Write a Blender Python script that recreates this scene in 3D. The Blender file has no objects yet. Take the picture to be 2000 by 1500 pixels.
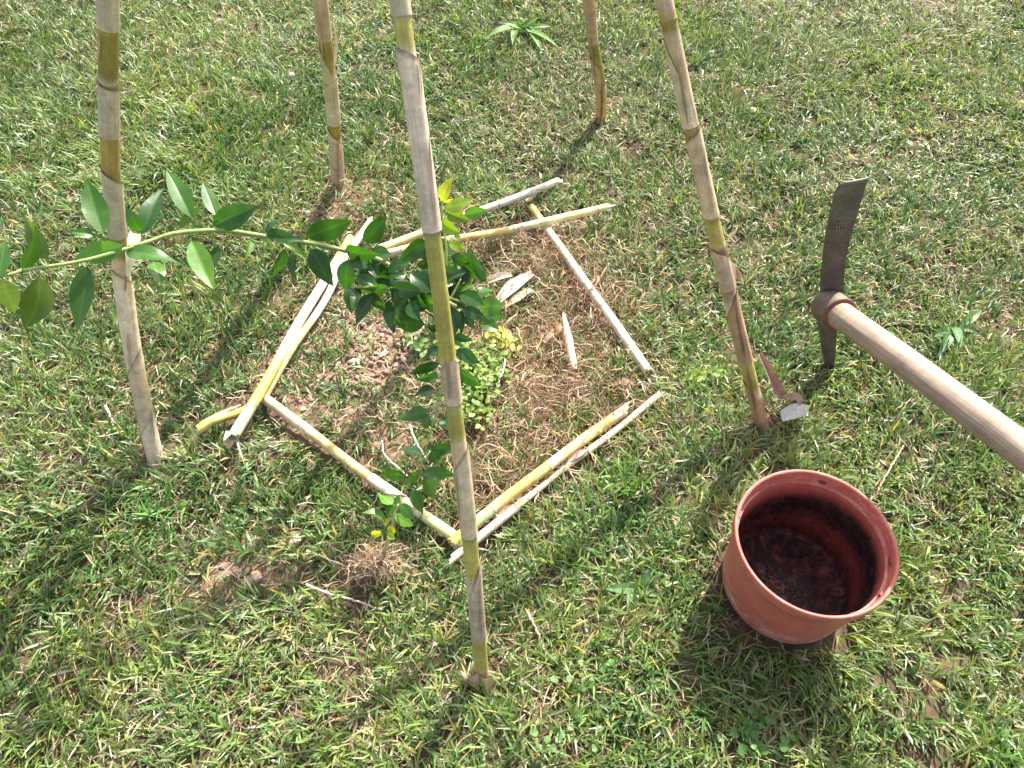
import bpy, math, random
import numpy as np
from mathutils import Vector

rad = math.radians
rng = np.random.default_rng(7)
random.seed(7)
scene = bpy.context.scene
COL = scene.collection

# ------------------------------------------------------------------ camera
PITCH, CAM_H, FPX = 54.0, 1.30, 1450.0          # degrees below the horizon, metres, focal length in photo pixels (2000 wide)
cd = bpy.data.cameras.new("camera"); cam = bpy.data.objects.new("camera", cd); COL.objects.link(cam)
cam.location = (0, 0, CAM_H); cam.rotation_euler = (rad(90 - PITCH), 0, 0)
cd.sensor_width = 36.0; cd.lens = 36.0 * FPX / 2000.0; cd.clip_start = 0.02; cd.clip_end = 500
scene.camera = cam

# ------------------------------------------------------------------ sky, sun, exposure
SUN_EL, SUN_AZ = 45.0, 28.0                     # azimuth clockwise from straight ahead (+y)
w = bpy.data.worlds.new("World"); scene.world = w; w.use_nodes = True
nt = w.node_tree; nt.nodes.clear()
sky = nt.nodes.new("ShaderNodeTexSky"); sky.sky_type = 'NISHITA'; sky.sun_disc = False
sky.sun_elevation = rad(SUN_EL); sky.sun_rotation = rad(SUN_AZ); sky.air_density = .8; sky.dust_density = 3.0
bg = nt.nodes.new("ShaderNodeBackground"); bg.inputs[1].default_value = 0.135
out = nt.nodes.new("ShaderNodeOutputWorld")
hs = nt.nodes.new("ShaderNodeHueSaturation"); hs.inputs["Saturation"].default_value = .5      # sky colour desaturated so its fill light is less blue
nt.links.new(sky.outputs[0], hs.inputs["Color"]); nt.links.new(hs.outputs[0], bg.inputs[0]); nt.links.new(bg.outputs[0], out.inputs[0])
sd = bpy.data.lights.new("sun", 'SUN'); sd.energy = 4.5; sd.angle = rad(0.8); sd.color = (1.0, 0.95, 0.86)
sun = bpy.data.objects.new("sun", sd); COL.objects.link(sun)
sdir = Vector((math.sin(rad(SUN_AZ)) * math.cos(rad(SUN_EL)), math.cos(rad(SUN_AZ)) * math.cos(rad(SUN_EL)), math.sin(rad(SUN_EL))))
sun.rotation_euler = sdir.to_track_quat('Z', 'Y').to_euler(); sun.location = sdir * 8
vs = scene.view_settings
vs.view_transform = 'Standard'; vs.look = 'None'; vs.gamma = 1.0; vs.exposure = 1.6
scene.cycles.max_bounces = 8; scene.cycles.transparent_max_bounces = 8

# ------------------------------------------------------------------ geometry helpers
_p = rad(PITCH)
CAM = np.array([0, 0, CAM_H]); CU = np.array([0, math.sin(_p), math.cos(_p)]); CF = np.array([0, math.cos(_p), -math.sin(_p)])

def ray(px, py):
    return CF + np.array([1.0, 0, 0]) * (px - 1000) / FPX - CU * (py - 750) / FPX

def G(px, py, h=0.0):                           # the place seen at that spot of the photo, h metres above the lawn
    r = ray(px, py); return CAM + r * ((h - CAM_H) / r[2])

def D(px, py, d):                               # the place seen there, d metres in front of the lens
    return CAM + ray(px, py) * d

def gdepth(px, py, h=0.0):
    r = ray(px, py); return (h - CAM_H) / r[2]

def pix(P):
    d = np.asarray(P) - CAM; z = d @ CF
    return np.stack([1000 + FPX * d[..., 0] / z, 750 - FPX * (d @ CU) / z], -1)

_tab = np.random.default_rng(3).random((256, 256))
def vnoise(x, y, s, o=0):                       # smooth value noise, s cells per metre
    x = np.asarray(x, float) * s + 37.3 + o * 17.17; y = np.asarray(y, float) * s + 91.7 + o * 7.77
    xi = np.floor(x).astype(int); yi = np.floor(y).astype(int); fx = x - xi; fy = y - yi
    fx = fx * fx * (3 - 2 * fx); fy = fy * fy * (3 - 2 * fy)
    a = _tab[xi % 256, yi % 256]; b = _tab[(xi + 1) % 256, yi % 256]; c = _tab[xi % 256, (yi + 1) % 256]; d = _tab[(xi + 1) % 256, (yi + 1) % 256]
    return (a * (1 - fx) + b * fx) * (1 - fy) + (c * (1 - fx) + d * fx) * fy

def norm(v):
    v = np.asarray(v, float); return v / (np.linalg.norm(v) + 1e-12)

# bare-earth spots: photo position, radius in photo pixels (across, up-down), strength
BARE = [(740, 690, 130, 85, 1.0), (640, 640, 70, 60, .55), (1050, 500, 75, 50, .85), (1120, 640, 90, 110, .75), (1060, 760, 120, 75, .8), (1000, 900, 90, 80, .55),
        (760, 860, 110, 70, .5), (560, 720, 60, 60, .4), (640, 420, 75, 40, .7), (760, 370, 90, 45, .6), (880, 420, 60, 40, .5), (500, 1120, 85, 42, 1.0), (420, 1060, 60, 40, .5),
        (600, 560, 55, 40, .4), (740, 1110, 60, 40, .75), (1150, 1010, 40, 35, .35), (560, 860, 45, 40, .45), (520, 260, 60, 40, .35), (600, 800, 60, 40, .5), (930, 830, 60, 60, .5), (960, 640, 80, 80, .5)]
_B = []
for (bx, by, rx, ry, s) in BARE:
    c = G(bx, by); ex = abs(G(bx + rx, by)[0] - c[0]); ey = abs(G(bx, by - ry)[1] - G(bx, by + ry)[1]) / 2
    _B.append((c[0], c[1], ex, ey, s))
def bare(x, y):
    m = np.zeros_like(np.asarray(x, float))
    for (cx, cy, ex, ey, s) in _B:
        m = 1 - (1 - m) * (1 - s * np.exp(-(((x - cx) / ex) ** 2 + ((y - cy) / ey) ** 2) * .9))
    return m

def hz(x, y):                                   # height of the soil
    near = np.exp(-((np.asarray(x, float) / 6) ** 2 + ((np.asarray(y, float) - 1.3) / 6) ** 2))
    b = bare(x, y)
    return near * (.016 * (vnoise(x, y, 2.3) - .5) + .012 * (vnoise(x, y, 7, 1) - .5) + .007 * (vnoise(x, y, 22, 2) - .5) * (1 + b) + .006 * (vnoise(x, y, 60, 3) - .5) * (.4 + 2 * b)) - .004 + .004 * b
def hz1(x, y): return float(hz(np.array([x]), np.array([y]))[0])

class MB:
    """collects geometry for ONE mesh object: verts, faces, a colour per vertex, a uv per vertex"""
    def __init__(s): s.v = []; s.f = []; s.c = []; s.u = []
    def add(s, v, f, c, u=None):
        o = len(s.v); s.v.extend([tuple(p) for p in v]); s.f.extend([tuple(i + o for i in q) for q in f])
        c = np.asarray(c, float); c = np.tile(c, (len(v), 1)) if c.ndim == 1 else c
        s.c.extend([tuple(q) for q in c]); s.u.extend([(0, 0)] * len(v) if u is None else [tuple(q) for q in u])
    def build(s, name, mat, parent=None, loc=None, smooth=True):
        base = np.array(loc if loc is not None else (root_of(parent).location if parent else (0, 0, 0)), float)
        me = bpy.data.meshes.new(name)
        me.from_pydata((np.array(s.v) - base).tolist(), [], s.f)
        at = me.attributes.new("Col", 'FLOAT_COLOR', 'POINT')
        ca = np.ones((len(s.v), 4), np.float32); ca[:, :3] = np.array(s.c); at.data.foreach_set("color", ca.ravel())
        uv = me.uv_layers.new(name="UVMap"); li = np.empty(len(me.loops), np.int32); me.loops.foreach_get("vertex_index", li)
        uv.data.foreach_set("uv", np.array(s.u, np.float32)[li].ravel())
        me.polygons.foreach_set("use_smooth", np.full(len(me.polygons), smooth)); me.materials.append(mat); me.update()
        o = bpy.data.objects.new(name, me); COL.objects.link(o)
        if parent: o.parent = parent
        else: o.location = base
        return o

def root_of(o):
    while o.parent: o = o.parent
    return o
def thing(name, label, cat, loc, group=None):
    o = bpy.data.objects.new(name, None); COL.objects.link(o); o.empty_display_size = .05
    o.location = tuple(float(q) for q in loc); return tag(o, label, cat, group)
def tag(o, label, cat, group=None):
    o["label"] = label; o["category"] = cat
    if group: o["group"] = group
    return o

def frames(P):
    P = np.asarray(P, float); T = np.gradient(P, axis=0); T /= np.linalg.norm(T, axis=1)[:, None] + 1e-12
    n = np.cross(T[0], [0, 0, 1.0]); n = np.cross(T[0], [1.0, 0, 0]) if np.linalg.norm(n) < .05 else n
    n = norm(n); N = []
    for t in T:
        n = norm(n - t * (n @ t)); N.append(n)
    N = np.array(N); return T, N, np.cross(T, N)

def spline(pts, n):                              # Catmull-Rom through points (any dimension)
    pts = np.asarray(pts, float)
    if len(pts) == 2: return pts[0] + (pts[1] - pts[0]) * np.linspace(0, 1, n)[:, None]
    e = np.vstack([2 * pts[0] - pts[1], pts, 2 * pts[-1] - pts[-2]]); t = np.linspace(0, len(pts) - 1 - 1e-9, n); i = t.astype(int); f = (t - i)[:, None]
    a, b, c, d = e[i], e[i + 1], e[i + 2], e[i + 3]
    return .5 * (2 * b + (c - a) * f + (2 * a - 5 * b + 4 * c - d) * f ** 2 + (3 * b - a - 3 * c + d) * f ** 3)

def tube(mb, P, R, cols, sides=10, cap=True, end_off=None, squash=1.0):
    P = np.asarray(P, float); n = len(P); R = np.broadcast_to(np.asarray(R, float), (n,)); T, N, Bn = frames(P)
    a = np.linspace(0, 2 * np.pi, sides, endpoint=False); ca, sa = np.cos(a), np.sin(a)
    V = P[:, None] + R[:, None, None] * (ca[None, :, None] * N[:, None] + squash * sa[None, :, None] * Bn[:, None])
    if end_off is not None:                       # end_off = (start offsets, finish offsets) per side, metres along the axis
        V[0] += T[0] * end_off[0][:, None]; V[-1] += T[-1] * end_off[1][:, None]
    L = np.concatenate([[0], np.cumsum(np.linalg.norm(np.diff(P, axis=0), axis=1))])
    U = np.stack(np.broadcast_arrays(a[None] / (2 * np.pi), L[:, None]), -1)
    cols = np.asarray(cols, float); cols = np.tile(cols, (n, 1)) if cols.ndim == 1 else cols
    C = np.repeat(cols, sides, 0); F = []
    for i in range(n - 1):
        for k in range(sides):
            k2 = (k + 1) % sides; F.append((i * sides + k, i * sides + k2, (i + 1) * sides + k2, (i + 1) * sides + k))
    if cap: F.append(tuple(range(sides))[::-1]); F.append(tuple((n - 1) * sides + k for k in range(sides)))
    mb.add(V.reshape(-1, 3), F, C, U.reshape(-1, 2))

# ------------------------------------------------------------------ materials
def mat(name, rough=.5, spec=.5, trans=0.0, noise=None, bump=None, fibre=None, tint=(1.25, 1.25, .5)):
    """colour from the 'Col' attribute, varied by procedural noise; optional light through thin tissue, bump and lengthwise fibres"""
    m = bpy.data.materials.new(name); m.use_nodes = True; t = m.node_tree; t.nodes.clear(); L = t.links.new
    o = t.nodes.new("ShaderNodeOutputMaterial"); p = t.nodes.new("ShaderNodeBsdfPrincipled")
    a = t.nodes.new("ShaderNodeAttribute"); a.attribute_name = "Col"; c = a.outputs["Color"]
    p.inputs["Roughness"].default_value = rough; p.inputs["Specular IOR Level"].default_value = spec
    tc = t.nodes.new("ShaderNodeTexCoord")
    def vary(c, src, lo, hi):
        mr = t.nodes.new("ShaderNodeMapRange"); mr.inputs[1].default_value = .3; mr.inputs[2].default_value = .7; mr.inputs[3].default_value = lo; mr.inputs[4].default_value = hi
        L(src, mr.inputs[0]); mx = t.nodes.new("ShaderNodeMix"); mx.data_type = 'RGBA'; mx.blend_type = 'MULTIPLY'; mx.inputs[0].default_value = 1
        cb = t.nodes.new("ShaderNodeCombineColor")
        for q in range(3): L(mr.outputs[0], cb.inputs[q])
        L(c, mx.inputs[6]); L(cb.outputs[0], mx.inputs[7]); return mx.outputs[2]
    if noise:
        for (sc, lo, hi) in noise:
            n = t.nodes.new("ShaderNodeTexNoise"); n.inputs["Scale"].default_value = sc; n.inputs["Detail"].default_value = 4
            L(tc.outputs["Object"], n.inputs["Vector"]); c = vary(c, n.outputs[0], lo, hi)
    if fibre:
        mp = t.nodes.new("ShaderNodeMapping"); mp.inputs["Scale"].default_value = (fibre[0], fibre[1], 1); L(tc.outputs["UV"], mp.inputs[0])
        n = t.nodes.new("ShaderNodeTexNoise"); n.inputs["Scale"].default_value = 1; n.inputs["Detail"].default_value = 3; L(mp.outputs[0], n.inputs["Vector"]); c = vary(c, n.outputs[0], fibre[2], fibre[3]); fib = n.outputs[0]
    L(c, p.inputs["Base Color"])
    if bump:
        b = t.nodes.new("ShaderNodeBump"); b.inputs["Strength"].default_value = bump[1]; b.inputs["Distance"].default_value = bump[2] if len(bump) > 2 else .002
        if fibre and bump[0] == 0: L(fib, b.inputs["Height"])
        else:
            n = t.nodes.new("ShaderNodeTexNoise"); n.inputs["Scale"].default_value = bump[0]; n.inputs["Detail"].default_value = 5
            L(tc.outputs["Object"], n.inputs["Vector"]); L(n.outputs[0], b.inputs["Height"])
        L(b.outputs[0], p.inputs["Normal"])
    if trans > 0:
        tr = t.nodes.new("ShaderNodeBsdfTranslucent"); mx = t.nodes.new("ShaderNodeMix"); mx.data_type = 'RGBA'; mx.blend_type = 'MULTIPLY'; mx.inputs[0].default_value = 1
        mx.inputs[7].default_value = (*tint, 1); L(c, mx.inputs[6]); L(mx.outputs[2], tr.inputs[0])
        ms = t.nodes.new("ShaderNodeMixShader"); ms.inputs[0].default_value = trans; L(p.outputs[0], ms.inputs[1]); L(tr.outputs[0], ms.inputs[2]); L(ms.outputs[0], o.inputs[0])
    else: L(p.outputs[0], o.inputs[0])
    return m

M_grass = mat("grass_blade", .42, .5, .35)
M_straw = mat("dry_straw", .6, .35, .2, tint=(1, 1, .9))
M_leaf = mat("citrus_leaf", .33, .5, .34, noise=[(45, .82, 1.15)], bump=(160, .25, .001), tint=(1.6, 2.1, .25))
M_weed = mat("weed_leaf", .5, .4, .35, noise=[(60, .85, 1.15)], tint=(1.3, 1.4, .4))
M_cane = mat("cane_skin", .45, .4, 0, noise=[(11, .74, 1.14), (45, .80, 1.14), (190, .84, 1.10)], fibre=(26, 6, .86, 1.1), bump=(0, .12, .0006))
M_sheath = mat("dry_sheath", .6, .3, .12, noise=[(12, .74, 1.14), (60, .80, 1.14), (230, .84, 1.1)], fibre=(20, 5, .88, 1.08), bump=(0, .25, .0006), tint=(1, .95, .8))
M_wood = mat("ash_handle_wood", .55, .35, 0, noise=[(14, .8, 1.12), (70, .88, 1.1)], fibre=(30, 5, .55, 1.16), bump=(0, .35, .0008))
M_iron = mat("forged_iron", .55, .4, 0, noise=[(28, .65, 1.3), (140, .75, 1.2)], bump=(220, .35, .001))
M_soil = mat("loose_soil", .95, .15, 0, noise=[(9, .8, 1.2), (70, .65, 1.3)], bump=(130, .8, .004))
M_stone = mat("pebble", .85, .25, 0, noise=[(90, .75, 1.2)], bump=(200, .5, .002))
M_bark = mat("twig_bark", .7, .25, 0, noise=[(120, .75, 1.2)], bump=(260, .4, .001))

def pot_material():
    m = bpy.data.materials.new("terracotta_plastic"); m.use_nodes = True; t = m.node_tree; L = t.links.new
    p = t.nodes["Principled BSDF"]; p.inputs["Roughness"].default_value = .5; p.inputs["Specular IOR Level"].default_value = .35
    tc = t.nodes.new("ShaderNodeTexCoord"); a = t.nodes.new("ShaderNodeAttribute"); a.attribute_name = "Col"
    # r channel = wet soil clinging plus painted shade inside the pot, g = pale scuffing
    sp = t.nodes.new("ShaderNodeSeparateColor"); L(a.outputs["Color"], sp.inputs[0])
    def nz(scale, det=6, rough=.6, vec="Object", sx=None):
        n = t.nodes.new("ShaderNodeTexNoise"); n.inputs["Scale"].default_value = scale; n.inputs["Detail"].default_value = det; n.inputs["Roughness"].default_value = rough
        if sx:
            mp = t.nodes.new("ShaderNodeMapping"); mp.inputs["Scale"].default_value = sx; L(tc.outputs[vec], mp.inputs[0]); L(mp.outputs[0], n.inputs["Vector"])
        else: L(tc.outputs[vec], n.inputs["Vector"])
        return n.outputs[0]
    def math_(op, x, y):
        n = t.nodes.new("ShaderNodeMath"); n.operation = op; n.use_clamp = True
        for q, s in enumerate((x, y)):
            if isinstance(s, (int, float)): n.inputs[q].default_value = s
            else: L(s, n.inputs[q])
        return n.outputs[0]
    def step(x, lo, hi):
        n = t.nodes.new("ShaderNodeMapRange"); n.inputs[1].default_value = lo; n.inputs[2].default_value = hi; L(x, n.inputs[0]); return n.outputs[0]
    def mixc(f, x, y):
        n = t.nodes.new("ShaderNodeMix"); n.data_type = 'RGBA'; L(f, n.inputs[0])
        for q, s in ((6, x), (7, y)):
            if isinstance(s, tuple): n.inputs[q].default_value = (*s, 1)
            else: L(s, n.inputs[q])
        return n.outputs[2]
    base = mixc(step(nz(11, 4), .35, .68), (.42, .108, .078), (.32, .074, .056))
    base = mixc(math_('MULTIPLY', step(nz(1, 4, .6, "Object", (60, 60, 14)), .5, .75), .3), base, (.52, .24, .17))
    scuff = math_('MULTIPLY', step(nz(1, 8, .75, "Object", (40, 40, 160)), .48, .62), sp.outputs[1])
    base = mixc(scuff, base, (.62, .46, .38))
    dirt_shade = step(math_('ADD', math_('MULTIPLY', nz(60, 10, .82), .75), math_('MULTIPLY', sp.outputs[0], .55)), .62, .66)
    film_shade = math_('MULTIPLY', math_('MULTIPLY', step(sp.outputs[0], .08, .42), step(nz(55, 7, .7), .15, .45)), .94)  # soil film that also paints the pot's inner shade into the colour
    base = mixc(film_shade, base, (.040, .016, .019))
    base = mixc(dirt_shade, base, (.012, .008, .009)); L(base, p.inputs["Base Color"])
    b = t.nodes.new("ShaderNodeBump"); b.inputs["Strength"].default_value = .5; b.inputs["Distance"].default_value = .002; L(dirt_shade, b.inputs["Height"]); L(b.outputs[0], p.inputs["Normal"])
    return m
M_pot = pot_material()

def ground_material():
    m = bpy.data.materials.new("lawn_soil"); m.use_nodes = True; t = m.node_tree; L = t.links.new
    p = t.nodes["Principled BSDF"]; p.inputs["Roughness"].default_value = .95; p.inputs["Specular IOR Level"].default_value = .15
    tc = t.nodes.new("ShaderNodeTexCoord"); a = t.nodes.new("ShaderNodeAttribute"); a.attribute_name = "Col"
    n1 = t.nodes.new("ShaderNodeTexNoise"); n1.inputs["Scale"].default_value = 60; n1.inputs["Detail"].default_value = 8
    n2 = t.nodes.new("ShaderNodeTexNoise"); n2.inputs["Scale"].default_value = 7; n2.inputs["Detail"].default_value = 5
    for n in (n1, n2): L(tc.outputs["Object"], n.inputs["Vector"])
    def mr(s, lo, hi):
        q = t.nodes.new("ShaderNodeMapRange"); q.inputs[1].default_value = .3; q.inputs[2].default_value = .7; q.inputs[3].default_value = lo; q.inputs[4].default_value = hi; L(s, q.inputs[0]); return q.outputs[0]
    mu = t.nodes.new("ShaderNodeMath"); mu.operation = 'MULTIPLY'; L(mr(n1.outputs[0], .6, 1.35), mu.inputs[0]); L(mr(n2.outputs[0], .8, 1.2), mu.inputs[1])
    mx = t.nodes.new("ShaderNodeVectorMath"); mx.operation = 'SCALE'; L(a.outputs["Color"], mx.inputs[0]); L(mu.outputs[0], mx.inputs["Scale"]); L(mx.outputs[0], p.inputs["Base Color"])
    b = t.nodes.new("ShaderNodeBump"); b.inputs["Strength"].default_value = .8; b.inputs["Distance"].default_value = .006; L(n1.outputs[0], b.inputs["Height"]); L(b.outputs[0], p.inputs["Normal"])
    return m

# ------------------------------------------------------------------ the ground: one sheet to the horizon
def axis(lo, hi, step, far):
    core = np.arange(lo, hi + 1e-9, step); g = []; s = step; x = hi
    while x < far: s *= 1.25; x += s; g.append(x)
    g = np.array(g); return np.concatenate([(lo + hi) - g[::-1], core, g])
def build_ground():
    xs = axis(-2.2, 2.2, .0125, 90); ys = axis(-.3, 3.2, .0125, 90); X, Y = np.meshgrid(xs, ys); Z = hz(X, Y)
    nx, ny = len(xs), len(ys); V = np.stack([X, Y, Z], -1).reshape(-1, 3)
    i = np.arange(nx * ny).reshape(ny, nx); F = np.stack([i[:-1, :-1], i[:-1, 1:], i[1:, 1:], i[1:, :-1]], -1).reshape(-1, 4)
    b = bare(X, Y).ravel()[:, None]; d = np.clip((np.hypot(X, Y - 1.3).ravel()[:, None] - 3.0) / 1.5, 0, 1)
    redd = np.clip(b * 1.5, 0, 1)
    C = (1 - redd) * np.array([.10, .070, .045]) + redd * np.array([.225, .142, .100]); C = C * (1 - d) + d * np.array([.10, .14, .045])
    me = bpy.data.meshes.new("ground"); me.vertices.add(len(V)); me.vertices.foreach_set("co", V.ravel())
    me.loops.add(F.size); me.loops.foreach_set("vertex_index", F.ravel().astype(np.int32)); me.polygons.add(len(F)); me.polygons.foreach_set("loop_start", np.arange(0, F.size, 4, dtype=np.int32))
    me.update(calc_edges=True); me.polygons.foreach_set("use_smooth", np.ones(len(F), bool))
    at = me.attributes.new("Col", 'FLOAT_COLOR', 'POINT'); ca = np.ones((len(V), 4), np.float32); ca[:, :3] = C; at.data.foreach_set("color", ca.ravel())
    me.materials.append(ground_material()); o = bpy.data.objects.new("ground", me); COL.objects.link(o); o["kind"] = "structure"
build_ground()

# ------------------------------------------------------------------ grass, straw, roots: strips by the hundred thousand
def strips(name, base, az, el, bend, length, width, roll, col, material, segs=3, wob=0.0, parent=None):
    """one flat tapering blade per row; el/bend in radians, bend = how far it droops from root to tip"""
    n = len(base); P = base.copy(); rows = []
    prof = np.interp(np.linspace(0, 1, segs + 1), [0, .3, .7, 1], [.75, 1, .8, .06])
    a = az.copy(); st = (length / segs)[:, None]
    for k in range(segs + 1):
        s = k / segs; e = el - bend * s
        T = np.stack([np.cos(a) * np.cos(e), np.sin(a) * np.cos(e), np.sin(e)], -1)
        S = np.stack([-np.sin(a), np.cos(a), np.zeros(n)], -1); Nn = np.cross(T, S); r = (roll)[:, None]
        S = S * np.cos(r) + Nn * np.sin(r); h = (width * prof[k] * .5)[:, None]
        rows.append(P - S * h); rows.append(P + S * h)
        P = P + T * st
        if wob: a = a + rng.normal(0, wob, n)
        P[:, 2] = np.maximum(P[:, 2], hz(P[:, 0], P[:, 1]) + .001)
    V = np.stack(rows, 1).reshape(-1, 3); m = 2 * (segs + 1); o = (np.arange(n) * m)[:, None]
    q = np.concatenate([np.array([[2 * k, 2 * k + 1, 2 * k + 3, 2 * k + 2]]) for k in range(segs)], 0).reshape(1, -1)
    F = (o + q).ravel().astype(np.int32)
    me = bpy.data.meshes.new(name); me.vertices.add(len(V)); me.vertices.foreach_set("co", V.astype(np.float32).ravel())
    me.loops.add(len(F)); me.loops.foreach_set("vertex_index", F); me.polygons.add(len(F) // 4); me.polygons.foreach_set("loop_start", np.arange(0, len(F), 4, dtype=np.int32))
    me.update(calc_edges=True); me.polygons.foreach_set("use_smooth", np.ones(len(F) // 4, bool))
    at = me.attributes.new("Col", 'FLOAT_COLOR', 'POINT'); ca = np.ones((len(V), 4), np.float32); ca[:, :3] = np.repeat(col, m, 0); at.data.foreach_set("color", ca.ravel())
    me.materials.append(material); ob = bpy.data.objects.new(name, me); COL.objects.link(ob)
    if parent:
        ob.parent = parent; V2 = (V - np.array(root_of(parent).location)).astype(np.float32); me.vertices.foreach_set("co", V2.ravel()); me.update()
    return ob

POT_C = (.487, .494)
STAKE_BASES = [G(312, 914), G(660, 354), G(940, 1315), G(1172, 230), G(1488, 825)]
LAID = [((686, 462), (452, 858)), ((724, 432), (516, 776)), ((383, 842), (520, 783)), ((518, 778), (914, 1066)), ((886, 1058), (1222, 800)), ((880, 1094), (1290, 768)), ((1036, 402), (1270, 732)), ((738, 500), (1186, 405)), ((732, 490), (1092, 352))]
LAID = [(G(*a)[:2], G(*b)[:2]) for a, b in LAID]
def scatter(n, keep):
    """n candidate spots over the lawn the photo shows and a margin around it; keep(x, y) = chance of keeping one"""
    x = rng.uniform(-2.9, 2.9, n); y = rng.uniform(-.9, 3.9, n)
    wide = .78 + .72 * np.clip(y, 0, 9)                                    # half width of the seen strip, plus a margin
    pr = np.where((np.abs(x) < wide) & (y > .0) & (y < 3.0), 1.0, .35) * keep(x, y)
    pr = np.where(np.hypot(x - POT_C[0], y - POT_C[1]) < .117, 0, pr)
    for b in STAKE_BASES: pr = np.where(np.hypot(x - b[0], y - b[1]) < .021, 0, pr)
    for a, b in LAID:
        d = b - a; t = np.clip(((x - a[0]) * d[0] + (y - a[1]) * d[1]) / (d @ d), 0, 1); near = np.hypot(x - a[0] - t * d[0], y + .012 - a[1] - t * d[1])
        pr = np.where(near < .022, pr * .12, pr)
    k = rng.random(n) < pr; return x[k], y[k]

def lawn():
    def keep(x, y):
        g = vnoise(x, y, 14, 4) * .55 + vnoise(x, y, 33, 5) * .45; hole = np.clip((g - .2) / .2, .3, 1)
        return hole * np.clip(1.04 - .98 * bare(x, y), .10, 1) * .93
    x, y = scatter(190000, keep); n = len(x); per = 4
    # every shoot leans with its neighbours, its blades fan out around that lean
    lean = 6.28 * vnoise(x, y, 3.1, 6) * 1.7 + rng.normal(0, .8, n); lush = vnoise(x, y, 2.2, 7) * .6 + vnoise(x, y, 9, 8) * .4
    yellow = np.clip((vnoise(x, y, 1.7, 9) * .5 + vnoise(x, y, 11, 10) * .5 + rng.normal(0, .16, n)), 0, 1)
    X = np.repeat(x, per) + rng.normal(0, .004, n * per); Y = np.repeat(y, per) + rng.normal(0, .004, n * per); N = n * per
    AZ = np.repeat(lean, per) + rng.normal(0, 1.0, N); flat = np.repeat(np.clip((vnoise(x, y, 2.0, 22) - .45) * 3, 0, 1), per); EL = np.clip(rng.normal(.80, .42, N) - .38 * flat, .03, 1.45); BD = rng.normal(.75, .5, N)
    dx, dy = X - POT_C[0], Y - POT_C[1]; AZ = np.where(np.hypot(dx, dy) < .175, np.arctan2(dy, dx) + rng.normal(0, .7, N), AZ)   # pushed aside by the pot
    LN = np.repeat(.025 + .027 * lush, per) * rng.uniform(.55, 1.35, N); WD = rng.uniform(.0019, .0048, N)
    dark = np.array([.060, .120, .030]); mid = np.array([.108, .205, .058]); lime = np.array([.225, .300, .075]); grey = np.array([.24, .265, .15]); ochre = np.array([.44, .34, .10])
    ye = np.repeat(yellow, per) + rng.normal(0, .10, N); r1 = rng.random(N)[:, None]
    C = dark + (mid - dark) * np.clip(ye * 1.7, 0, 1)[:, None]; C = C + (lime - C) * np.clip((ye - .5) * 2.2, 0, 1)[:, None]
    patch = np.repeat(np.clip((vnoise(x, y, 1.3, 20) * .6 + vnoise(x, y, 5, 21) * .4 - .3) * 1.9, 0, 1), per)[:, None]
    C = np.where(r1 < .10 + .30 * patch, grey * rng.uniform(.8, 1.3, (N, 1)), C); C = np.where((r1 > .955), ochre * rng.uniform(.6, 1.1, (N, 1)), C)
    C = C * rng.uniform(.6, 1.35, (N, 1))
    base = np.stack([X, Y, hz(X, Y) + rng.uniform(0, .010, N)], -1)
    o = strips("grass", base, AZ, EL, BD, LN, WD, rng.normal(0, .5, N), C, M_grass); o["kind"] = "stuff"
    o["label"] = "short mown green grass of the lawn"; o["category"] = "grass"
    # dead clippings and stolons between the green
    def keep2(x, y):
        g = vnoise(x, y, 2.6, 12) * .5 + vnoise(x, y, 8, 13) * .5; return np.clip((g - .28) * 2.2, .12, 1) * np.clip(1.15 - .45 * bare(x, y), .2, 1)
    x, y = scatter(420000, keep2); n = len(x)
    tan = np.array([.40, .31, .18]); pale = np.array([.50, .44, .29]); brown = np.array([.22, .14, .085]); f = rng.random(n)[:, None]; g2 = rng.random(n)[:, None]
    C = np.where(f < .5, tan, np.where(f < .7, pale, brown)) * rng.uniform(.6, 1.15, (n, 1))
    base = np.stack([x, y, hz(x, y) + rng.uniform(.001, .021, n)], -1)
    o = strips("dry_grass_clippings", base, rng.uniform(0, 6.28, n), rng.normal(.12, .3, n), rng.normal(.1, .5, n), rng.uniform(.014, .046, n), rng.uniform(.0008, .0029, n), rng.normal(0, .7, n), C, M_straw, wob=.25); o["kind"] = "stuff"
    o["label"] = "dry straw coloured clippings lying through the lawn"; o["category"] = "clippings"
lawn()

def roots():
    """tangled dry roots raked over the planting patch"""
    pts = [(1050, 510, 65, 40, 420), (1130, 590, 60, 70, 420), (1090, 650, 90, 60, 420), (1060, 740, 110, 60, 700), (1000, 870, 90, 70, 520), (1180, 800, 60, 50, 220), (1230, 560, 40, 40, 160), (960, 960, 50, 40, 200), (620, 590, 60, 50, 120), (880, 520, 60, 50, 160), (1000, 560, 70, 70, 260), (760, 420, 90, 50, 160)]
    bx = []; by = []
    for (px, py, rx, ry, n) in pts:
        for _ in range(int(n * 1.1)):
            g = G(px + rng.normal(0, rx), py + rng.normal(0, ry)); bx.append(g[0]); by.append(g[1])
    x = np.array(bx); y = np.array(by); n = len(x); f = rng.random(n)[:, None]
    C = np.where(f < .5, [.27, .145, .085], np.where(f < .82, [.42, .28, .18], [.56, .46, .32])) * rng.uniform(.65, 1.2, (n, 1))
    base = np.stack([x, y, hz(x, y) + rng.uniform(.002, .034, n)], -1)
    o = strips("dry_roots", base, rng.uniform(0, 6.28, n), rng.normal(.3, .5, n), rng.normal(.5, .8, n), rng.uniform(.03, .085, n), rng.uniform(.0009, .0027, n), rng.normal(0, 1, n), C, M_straw, segs=7, wob=.42); o["kind"] = "stuff"
    o["label"] = "tangle of reddish dry roots raked over the bare patch"; o["category"] = "roots"
roots()

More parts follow.
